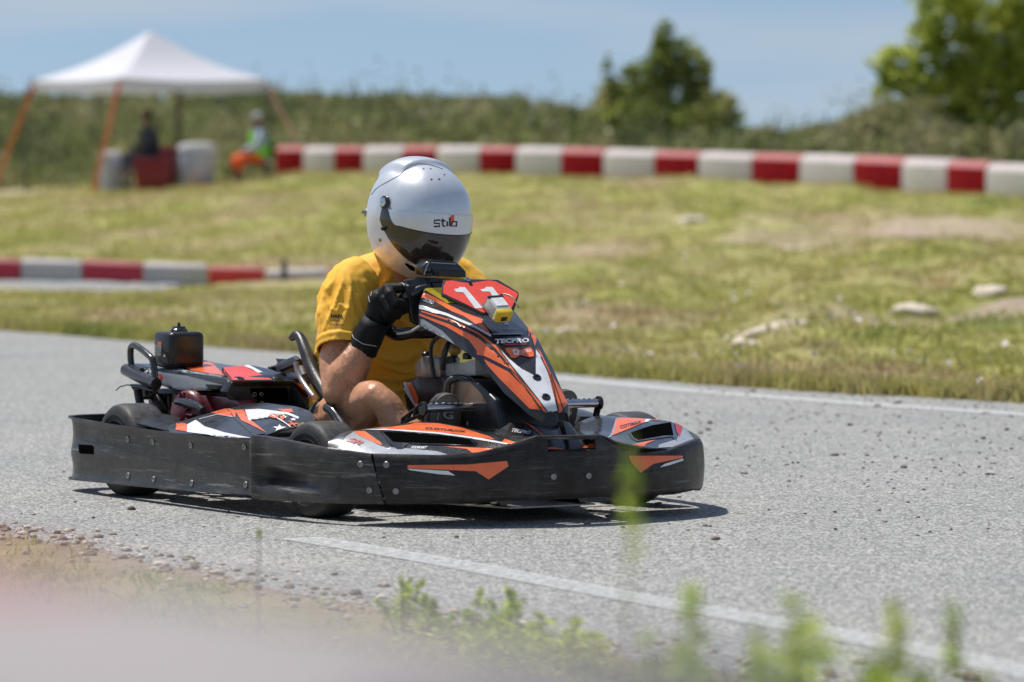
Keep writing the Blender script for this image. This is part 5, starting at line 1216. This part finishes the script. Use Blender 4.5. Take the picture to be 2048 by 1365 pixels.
nm_ = ['white block of the low kerb just outside', 'dark red block at the left edge of the low kerb', 'first full white block of the low kerb from the left', 'dark red block in the middle of the low kerb', 'second full white block of the low kerb from the left', 'bright red block of the low kerb nearest the driver', 'white block of the low kerb just left of the driver', 'white block of the low kerb behind the driver']
M_KR = mat('kerb_red', (.50, .02, .05), .5, dust=.1); M_KR2 = mat('kerb_bright_red', (.72, .04, .03), .5, dust=.1)
for i in range(1, len(lb_)-1):
    a_, b2_ = W(lb_[i], interp(lb_[i], lbt), d=45.3), W(lb_[i+1], interp(lb_[i+1], lbt), d=45.3)
    hh_ = (interp((lb_[i]+lb_[i+1])/2, lbt)-interp((lb_[i]+lb_[i+1])/2, lt))/F*45.3
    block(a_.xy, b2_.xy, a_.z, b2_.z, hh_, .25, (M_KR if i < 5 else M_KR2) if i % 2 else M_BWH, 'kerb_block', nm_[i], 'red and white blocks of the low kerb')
# dark marker post in the kerb gap
p = W(566, 572, d=45.1); mm = MB(); mm.prism([p+Vector(q) for q in ((-.03, 0, -.05), (.05, 0, -.05), (.04, 0, .27), (-.01, 0, .29))], (0, .06, 0)); tag(mm.build('marker_post', mat('dark_rubber', (.10, .105, .09), .7), None, bevel=.006), 'short dark post standing between kerb blocks left of the driver', 'post')
# near barrier, right in front of the camera, out of focus
M_PINK = mat('faded_red_barrier', (.40, .185, .18), .7, var=.06, vscale=6, bump=.2, spec=.2); M_NW = mat('near_white_barrier', (.34, .31, .305), .7, var=.05, vscale=6, bump=.2, spec=.2)
n0 = Vector((-.40, 1.80)); n1 = Vector((-.085, 1.37)); n2 = Vector((.10, 1.10))
n0z = .80
block(n1, n0, n0z, n0z, .0, -.3, M_PINK, 'tmp', '', '') if False else None
def nearblock(a, b, mt, lab):
    t = (b-a).normalized(); n = Vector((t.y, -t.x)); top = .815
    prof = [(0, .0), (0, top-.045), (.012, top-.016), (.04, top), (.16, top), (.19, top-.02), (.20, top-.05), (.20, 0)]
    m = MB(); m.loft([[Vector((q.x+n.x*x, q.y+n.y*x, z)) for x, z in prof] for q in (a+t*.002, b-t*.002)]); o = m.build('barrier_block', mt, None, bevel=.008, smooth=40); c = (a+b)/2
    o.data.transform(Matrix.Translation((-c.x, -c.y, 0))); o.location = (c.x, c.y, 0); tag(o, lab, 'barrier block', 'barrier blocks right in front of the camera')
nearblock(n0, n1, M_PINK, 'very blurred faded red barrier top in the bottom left corner'); nearblock(n1, n2, M_NW, 'very blurred pale white barrier top along the bottom edge')
# ---- brush on the ridge
M_BRUSH = plantmat('brush_leaves', [(.32, (.07, .095, .035)), (.44, (.16, .19, .075)), (.52, (.26, .29, .12)), (.60, (.34, .30, .17)), (.70, (.40, .40, .28))], .35, .5, (1, .5, 1.5))
q = np.random.default_rng(21); C_ = []; S_ = []
TOPV = [(-1200, 165), (-400, 175), (0, 178), (150, 190), (300, 184), (560, 178), (640, 186), (750, 184), (850, 183), (950, 196), (1050, 206), (1150, 212), (1300, 235), (1480, 262), (1600, 254), (1680, 232), (1760, 200), (1850, 205), (2048, 240), (2400, 240)]
for i in range(8600):
    u = q.uniform(-1100, 3200); yb = interp(u, YB); f_ = q.uniform()**.8; y = yb+2.5+f_*24; x = (u-1024)/F*y; g_ = ground(x, y)
    zt_ = H-(interp(u, TOPV)+8*noise.noise(Vector((u*.02, 0, 0)))-HY)/F*y
    hgt_ = min(max(.25+.5*q.uniform()+1.3*sm(noise.noise(Vector((x*.8, y*.35, 5)))*2.2), 0), max(zt_-g_, .25)); rad = .2+.5*q.uniform()**2
    m_ = 26; a = q.normal(size=(m_, 3)); a /= np.linalg.norm(a, axis=1)[:, None]; a *= q.uniform(.5, 1, (m_, 1)); a[:, 2] = np.abs(a[:, 2])
    C_.append(np.array([x, y, g_])+a*np.array([rad, rad, hgt_])); S_.append(q.uniform(.05, .11, m_))
    if q.uniform() < .12:                                # tall seed stalks
        k_ = 7; tt = np.linspace(.3, 1.4, k_)[:, None]; C_.append(np.array([x, y, g_])+np.concatenate([q.normal(size=(k_, 2))*.05, tt*hgt_], 1)); S_.append(np.full(k_, .07))
Vq, f = leafquads(np.concatenate(C_), np.concatenate(S_), 8, .0, .5); o = rawmesh('ridge_brush', Vq, [f], M_BRUSH); o['kind'] = 'stuff'
# ---- trees
def tree(base, crown, trunk_h, leafn, leaf, mt, label, seed, name='tree', grp=None, nb=12):
    """crown: list of (x, y, z, rx, rz) lobes relative to the base"""
    q = np.random.default_rng(seed); e = root(name, base, label, 'tree' if 'tree' in name else 'bush', grp); m = MB()
    m.tube([(0, 0, -.2), (.03, 0, trunk_h*.5), (0, .03, trunk_h), (0, 0, trunk_h*1.6)], [trunk_h*.09, trunk_h*.07, trunk_h*.055, trunk_h*.02], 9, smooth=3)
    for c in crown:
        p = Vector(c[:3]); s0 = Vector((0, 0, min(trunk_h*(.6+.5*q.uniform()), p.z*.8))); m.tube([s0, s0.lerp(p, .5)+Vector((0, 0, -.05*p.length)), p+Vector((0, 0, c[4]*.3))], [trunk_h*.035, trunk_h*.02, .012], 6, smooth=3)
    m.build('trunk', M_BARK, e, smooth=90)
    Pn = []; vol = [(c[3]*c[3]*c[4])**.62 for c in crown]; tot = sum(vol)
    for c, v_ in zip(crown, vol):
        kk = max(int(leafn*v_/tot/nb), 3); a = q.normal(size=(kk, 3)); a /= np.linalg.norm(a, axis=1)[:, None]; a *= q.uniform(.35, 1.08, (kk, 1))**.6
        cc_ = np.array(c[:3])+a*np.array([c[3], c[3], c[4]]); cs = .15*c[3]
        Pn.append(np.repeat(cc_, nb, 0)+q.normal(size=(kk*nb, 3))*np.array([cs, cs, cs*.6]))
    Pn = np.concatenate(Pn); Pn[:, 2] = np.maximum(Pn[:, 2], .05); Vq, f = leafquads(Pn, q.uniform(.55, 1.35, len(Pn))*leaf, seed, .0, .5); rawmesh('crown', Vq, [f], mt, e); return e
M_BARK = mat('bark', (.10, .075, .055), .9, bump=.8, bscale=30, var=.3)
M_LF1 = plantmat('dark_tree_leaves', [(.3, (.17, .23, .06)), (.5, (.33, .39, .11)), (.7, (.48, .45, .18))], .55, .8); M_LF2 = plantmat('bright_tree_leaves', [(.3, (.30, .40, .08)), (.5, (.60, .66, .14)), (.68, (.88, .85, .24))], .62, .8)
M_LF3 = plantmat('bush_leaves', [(.3, (.22, .24, .10)), (.5, (.36, .36, .16)), (.7, (.46, .40, .22))], .4, .7)
def lobes(L_, d, bx, bz, dy=1.0):
    out = []
    for u, v, ru, rv in L_:
        x = (u-1024)/F*d; z = H-(v-HY)/F*d; out.append((x-bx, random.uniform(-.5, .5)*ru/F*d*dy, z-bz, ru/F*d, rv/F*d))
    return out
d = 92.; bx = (1340-1024)/F*d; bz = ground(bx, d); bz = min(bz, H-(300-HY)/F*d)
tree((bx, d, bz), lobes([(1320, 95, 22, 40), (1322, 140, 42, 45), (1350, 180, 55, 50), (1215, 150, 14, 38), (1225, 190, 32, 30), (1260, 215, 45, 40), (1300, 240, 70, 50), (1400, 175, 22, 45), (1410, 220, 55, 45), (1440, 245, 45, 45), (1370, 260, 80, 45), (1260, 270, 60, 35), (1430, 285, 50, 25), (1205, 215, 26, 34), (1195, 250, 30, 35), (1330, 70, 18, 30), (1345, 110, 40, 40), (1455, 265, 35, 30), (1270, 165, 36, 45), (1285, 200, 50, 50), (1395, 140, 30, 50), (1240, 240, 50, 40)], d, bx, bz), 1.0, 17000, .075, M_LF1, 'dark green pointed tree standing behind the red and white wall', 5)
d = 84.; bx = (2010-1024)/F*d; bz = H-(330-HY)/F*d
tree((bx, d, bz), lobes([(1890, 30, 60, 70), (1980, 0, 90, 80), (1800, 125, 40, 35), (1850, 165, 50, 45), (1790, 165, 30, 30), (1930, 110, 60, 60), (2010, 110, 80, 80), (1900, 190, 60, 45), (1980, 210, 80, 70), (2060, 60, 80, 120), (2070, 190, 80, 90), (1850, 75, 35, 40), (1960, 270, 60, 40), (2030, 280, 60, 40), (1900, 240, 45, 35), (1890, 110, 45, 45), (2060, 270, 60, 40), (1760, 130, 30, 28), (1770, 185, 30, 25), (1880, -50, 60, 60), (2020, -90, 90, 70), (2130, 0, 80, 90), (2140, 130, 80, 90)], d, bx, bz), 1.6, 21000, .085, M_LF2, 'tall bright green tree cut off by the right edge of the picture', 9)
d = 83.; bx = (1790-1024)/F*d; bz = H-(305-HY)/F*d
tree((bx, d, bz), lobes([(1720, 260, 50, 30), (1770, 235, 55, 40), (1830, 240, 60, 45), (1800, 275, 90, 30)], d, bx, bz), .4, 5500, .05, M_LF3, 'rounded olive green bush left of the bright tree', 12, 'bush')
for u, v, ru, d, lb, sd_ in ((1620, 272, 45, 86, 'low grey-green bush in the gap between the two trees', 31), (1520, 278, 40, 90, 'low bush at the right foot of the dark tree', 32), (1930, 285, 60, 76, 'low brownish bush behind the wall under the bright tree', 33)):
    bx = (u-1024)/F*d; bz = H-(310-HY)/F*d; tree((bx, d, bz), lobes([(u-ru*.4, v+8, ru*.6, 22), (u+ru*.3, v, ru*.6, 26), (u+ru*.1, v+15, ru, 18)], d, bx, bz), .3, 2200, .05, M_LF3, lb, sd_, 'bush')
# ---- canopy tent
TD = 81.
def T(u, v, d): return W(u, v, d=d)
c1_, c2_, c3_ = T(68, 182, 82.2), T(238, 178, 80.2), T(534, 176, 81.6)
c4_ = c1_+(c3_-c2_); ez = (c1_.z+c2_.z+c3_.z)/3
cs_ = [Vector((c.x, c.y, ez)) for c in (c1_, c2_, c3_, c4_)]; cc_ = sum(cs_, Vector())/4; apex = Vector((cc_.x, cc_.y, T(300, 62, cc_.y).z))
tent = root('canopy_tent', (cc_.x, cc_.y, ground(cc_.x, cc_.y)), 'white pop-up canopy tent with orange slanted legs on the grass at the left', 'tent')
inv = -Vector(tent.location)
M_CLOTH = plantmat('tent_cloth', [(0, (.86, .86, .92)), (1, (.88, .88, .94))], .35, .5); M_LEG = mat('orange_leg', (.62, .17, .05), .45); M_LEG2 = mat('shaded_orange_leg', (.26, .10, .045), .5); M_POLE = mat('dark_pole', (.05, .05, .05), .5)  # right leg's shade is put into a darker copy of the orange
nn_ = M_CLOTH.node_tree.nodes
for x_ in nn_:
    if x_.type == 'VALTORGB' and abs(x_.color_ramp.elements[0].color[0]-.55) < .02:
        for e_ in x_.color_ramp.elements: e_.color = (1, 1, 1, 1)
m = MB(); val = Vector((0, 0, -.17)); vv_ = Vector((0, 0, .19))
for i in range(4):
    a, b_ = cs_[i]+vv_, cs_[(i+1) % 4]+vv_; rows = []
    for k_ in range(9):
        t = k_/8; s1_, s2_ = a.lerp(apex, t), b_.lerp(apex, t); rows.append([s1_.lerp(s2_, j/8)+Vector((0, 0, -.05*math.sin(math.pi*j/8)*(1-t)-.12*math.sin(math.pi*t)))+inv for j in range(9)])
    rows.insert(0, [p+Vector((0, 0, -.20+.012*math.cos(j*2)))*1 for j, p in enumerate(rows[0])]); m.loft(rows, closed=False)
m.build('canopy', M_CLOTH, tent, solid=.004, smooth=25)
feet = [T(-20, 335, 82.6), T(186, 388, 79.2), T(590, 280, 80.8)]
for c, ft in zip(cs_[:3], feet):
    ft = Vector((ft.x, ft.y, ground(ft.x, ft.y))) if ft is not feet[2] else ft
    MB().tube([c+inv+Vector((0, 0, .1)), ft+inv], .055 if c is not cs_[2] else .04, 4).build('leg', M_LEG if c is not cs_[2] else M_LEG2, tent, smooth=0)
for u in (52, 357, 537):
    d_ = {52: 82.3, 357: 83.2, 537: 81.7}[u]; tp = T(u, 178, d_); MB().tube([tp+inv, Vector((tp.x, tp.y, ground(tp.x, tp.y)))+inv], .030 if u != 357 else .075, 4).build('pole', M_POLE if u != 357 else mat('olive_pole', (.12, .10, .06), .6), tent, smooth=0)
# ---- people and things under the tent
def figure(base, S, label, top, head, cap=None, legs=None, legc=None, face=1, capc=None):
    e = root('person', base, label, 'person'); f = face
    J = dict(hip=(0, 0, .46), ch=(.03*f, 0, .84), nk=(.06*f, 0, 1.02), hd=(.08*f, -.01, 1.15))
    m = MB(); limbs(m, [[(J['hip'], .13), ((.01*f, 0, .62), .12), (J['ch'], .135), (J['nk'], .055), (J['hd'], .06)]]); m.ell((J['hd'][0], J['hd'][1], 1.18), (.085, .08, .115))
    for s in (-1, 1):
        limbs(m, [[((.04*f, s*.17, .93), .055), ((.14*f+.02*s, s*.25-.02, .70), .045), ((.36*f, s*.10, .58), .035)], [((0, s*.09, .46), .085), ((.42*f, s*.13-.04, .48), .065), ((.45*f, s*.13-.06, .06), .045), ((.55*f, s*.13-.08, .04), .035)]])
    b = m.build('body', M_SKIN2, e, remesh=.02, relax=3, smooth=180)
    m = MB(); m.loft([ring((0, 0, .42), .16, .19), ring((.01*f, 0, .62), .16, .20), ring((.03*f, 0, .84), .16, .22), ring((.05*f, 0, .96), .12, .19), ring((.06*f, 0, 1.03), .07, .08)])
    for s in (-1, 1): limbs(m, [[((.04*f, s*.17, .93), .072), ((.14*f+.02*s, s*.25-.02, .70), .062), ((.24*f, s*.17, .64), .055)]])
    m.build('shirt', top, e, remesh=.02, relax=3, smooth=180)
    m = MB()
    for s in (-1, 1): limbs(m, [[((0, s*.09, .46), .11), ((.42*f, s*.13-.04, .48), .09), ((.44*f, s*.13-.05, .34), .085)]])
    m.build('trousers', legc, e, remesh=.02, relax=3, smooth=180)
    m = MB()
    for s in (-1, 1): m.ell((.52*f, s*.13-.08, .05), (.13, .05, .05))
    m.build('shoes', mat('dark_shoe', (.03, .03, .03), .6), e, smooth=180)
    m = MB(); m.ell((J['hd'][0]-.01*f, J['hd'][1], 1.23), (.095, .092, .085)); 
    if cap: m.prism([(J['hd'][0]+.04*f, -.07, 1.22), (J['hd'][0]+.17*f, -.05, 1.20), (J['hd'][0]+.17*f, .05, 1.20), (J['hd'][0]+.04*f, .07, 1.22)], (0, 0, .012))
    m.build('cap' if cap else 'hair', capc, e, smooth=90); e.scale = (S, S, S); return e
M_SKIN2 = mat('brown_skin', (.20, .10, .065), .5)
def tb(u, v, d): p = W(u, v, d=d); return Vector((p.x, p.y, p.z))
zg = W(400, 378, d=80.5).z
p = figure(tb(302, 374, 81.2), 1.12, 'person in a dark grey shirt sitting behind the dark red crate under the tent', mat('dark_shirt', (.05, .05, .06), .8), None, None, None, mat('dark_trousers', (.08, .09, .11), .8), -1, mat('dark_hair', (.02, .015, .012), .7)); p.rotation_euler.z = R(25)
p = figure(tb(522, 372, 80.2), 1.05, 'person in bright green vest, orange trousers and pale cap sitting on a chair', mat('pale_blue_shirt', (.42, .46, .58), .8), None, True, None, mat('orange_trousers', (.85, .12, .02), .8), -1, mat('pale_cap', (.45, .44, .46), .8)); p.rotation_euler.z = R(18)
m = MB(); m.loft([ring((0, 0, .50), .175, .20), ring((-.01, 0, .64), .18, .215), ring((-.03, 0, .84), .18, .20), ring((-.05, 0, .98), .14, .15)]); vst = m.build('vest', mat('green_vest', (.22, .70, .06), .7), p, remesh=.025, relax=2, smooth=180)
# folding chair
ch = root('folding_chair', p.location, 'folding camp chair under the person in the green vest', 'chair'); ch.rotation_euler.z = R(18)
MB().box((-.08, 0, .40), (.48, .50, .03)).build('seat', mat('green_cloth', (.06, .12, .05), .8), ch); MB().box((.17, 0, .68), (.03, .50, .42)).build('backrest', mat('green_cloth', (.06, .12, .05), .8), ch)
for x_, y_ in ((-.28, -.24), (-.28, .24), (.17, -.24), (.17, .24)): MB().tube([(x_, y_, 0), (x_*.85, y_, .42)], .014, 6).build('leg', M_POLE, ch, smooth=50)
def drum(u, v, d, r_, h_, col, lid, label, cat='drum', name='drum'):
    b = tb(u, v, d); e = root(name, b, label, cat)
    MB().lathe([(r_*.86, 0), (r_*.9, .02), (r_*.97, h_*.5), (r_, h_*.82), (r_*.98, h_*.84), (0, h_*.84)], (0, 0, 0), (0, 0, 1), 28).build('body', col, e, smooth=50)
    MB().lathe([(r_*1.05, h_*.83), (r_*1.06, h_*.88), (r_*.98, h_*.97), (r_*.5, h_), (0, h_)], (0, 0, 0), (0, 0, 1), 28).build('lid', lid, e, smooth=50)
    for s in (-1, 1): MB().tube([(s*r_, -.06, h_*.7), (s*r_*1.12, 0, h_*.68), (s*r_, .06, h_*.7)], .015, 6, smooth=3).build('handle', lid, e, smooth=60)
    return e
M_CW = mat('white_cooler', (.50, .54, .60), .45); M_LW = mat('white_lid', (.80, .80, .82), .4); M_CR = mat('dark_red_crate', (.22, .012, .016), .5); M_PR = mat('pale_red', (.5, .10, .10), .5)
drum(395, 376, 80.2, .345, .84, M_CW, M_LW, 'big white drum cooler standing between the two people under the tent')
drum(221, 382, 80.0, .20, .74, M_CW, M_LW, 'narrow white cooler beside the orange tent leg', 'cooler', 'cooler')
def crate(u, v, d, w_, h_, mt, lab, name='crate', lid=None):
    b = tb(u, v, d); e = root(name, b, lab, name.replace('_', ' '))
    m = MB(); m.prism([(-w_*.46, -.2, 0), (w_*.46, -.2, 0), (w_*.5, -.22, h_*.9), (-w_*.5, -.22, h_*.9)], (0, .42, 0)); m.build('body', mt, e, bevel=.02)
    MB().box((0, -.01, h_*.94), (w_*1.05, .48, h_*.1)).build('lid' if lid else 'rim', lid or mt, e, bevel=.015)
    for s in (-1, 1): MB().box((s*w_*.52, -.01, h_*.72), (.03, .16, .05)).build('handle', mt, e, bevel=.008)
crate(304, 381, 79.4, .64, .60, M_CR, 'dark red crate in front of the person in the dark shirt')
crate(338, 374, 80.6, .30, .78, mat('faded_red_crate', (.26, .03, .035), .5), 'tall narrow dark red box with a pale red top behind the crate', 'box', M_PR)
crate(400, 381, 79.6, .34, .13, M_PR, 'small orange and pink bag on the ground in front of the white drum', 'bag', M_LEG)
# folding stool with grey legs between cooler and crate
e = root('folding_stool', tb(252, 380, 79.8), 'grey folding stool between the narrow cooler and the dark red crate', 'stool')
MB().box((0, 0, .40), (.34, .30, .03)).build('seat', mat('grey_cloth', (.3, .28, .28), .8), e)
for y_ in (-.13, .13):
    for s in (-1, 1): MB().tube([(-.17*s, y_, 0), (.17*s, y_, .40)], .016, 6).build('leg', M_GPL, e, smooth=50)
e = root('traffic_cone', tb(640, 385, 76), 'small orange cone on the grass left of the helmet', 'cone')
MB().lathe([(.13, 0), (.13, .02), (.085, .022), (.03, .24), (0, .25)], (0, 0, 0), (0, 0, 1), 20).build('cone', mat('faded_orange', (.7, .26, .12), .6), e)
# ---- render
scn.render.engine = 'CYCLES'
scn.cycles.use_denoising = True
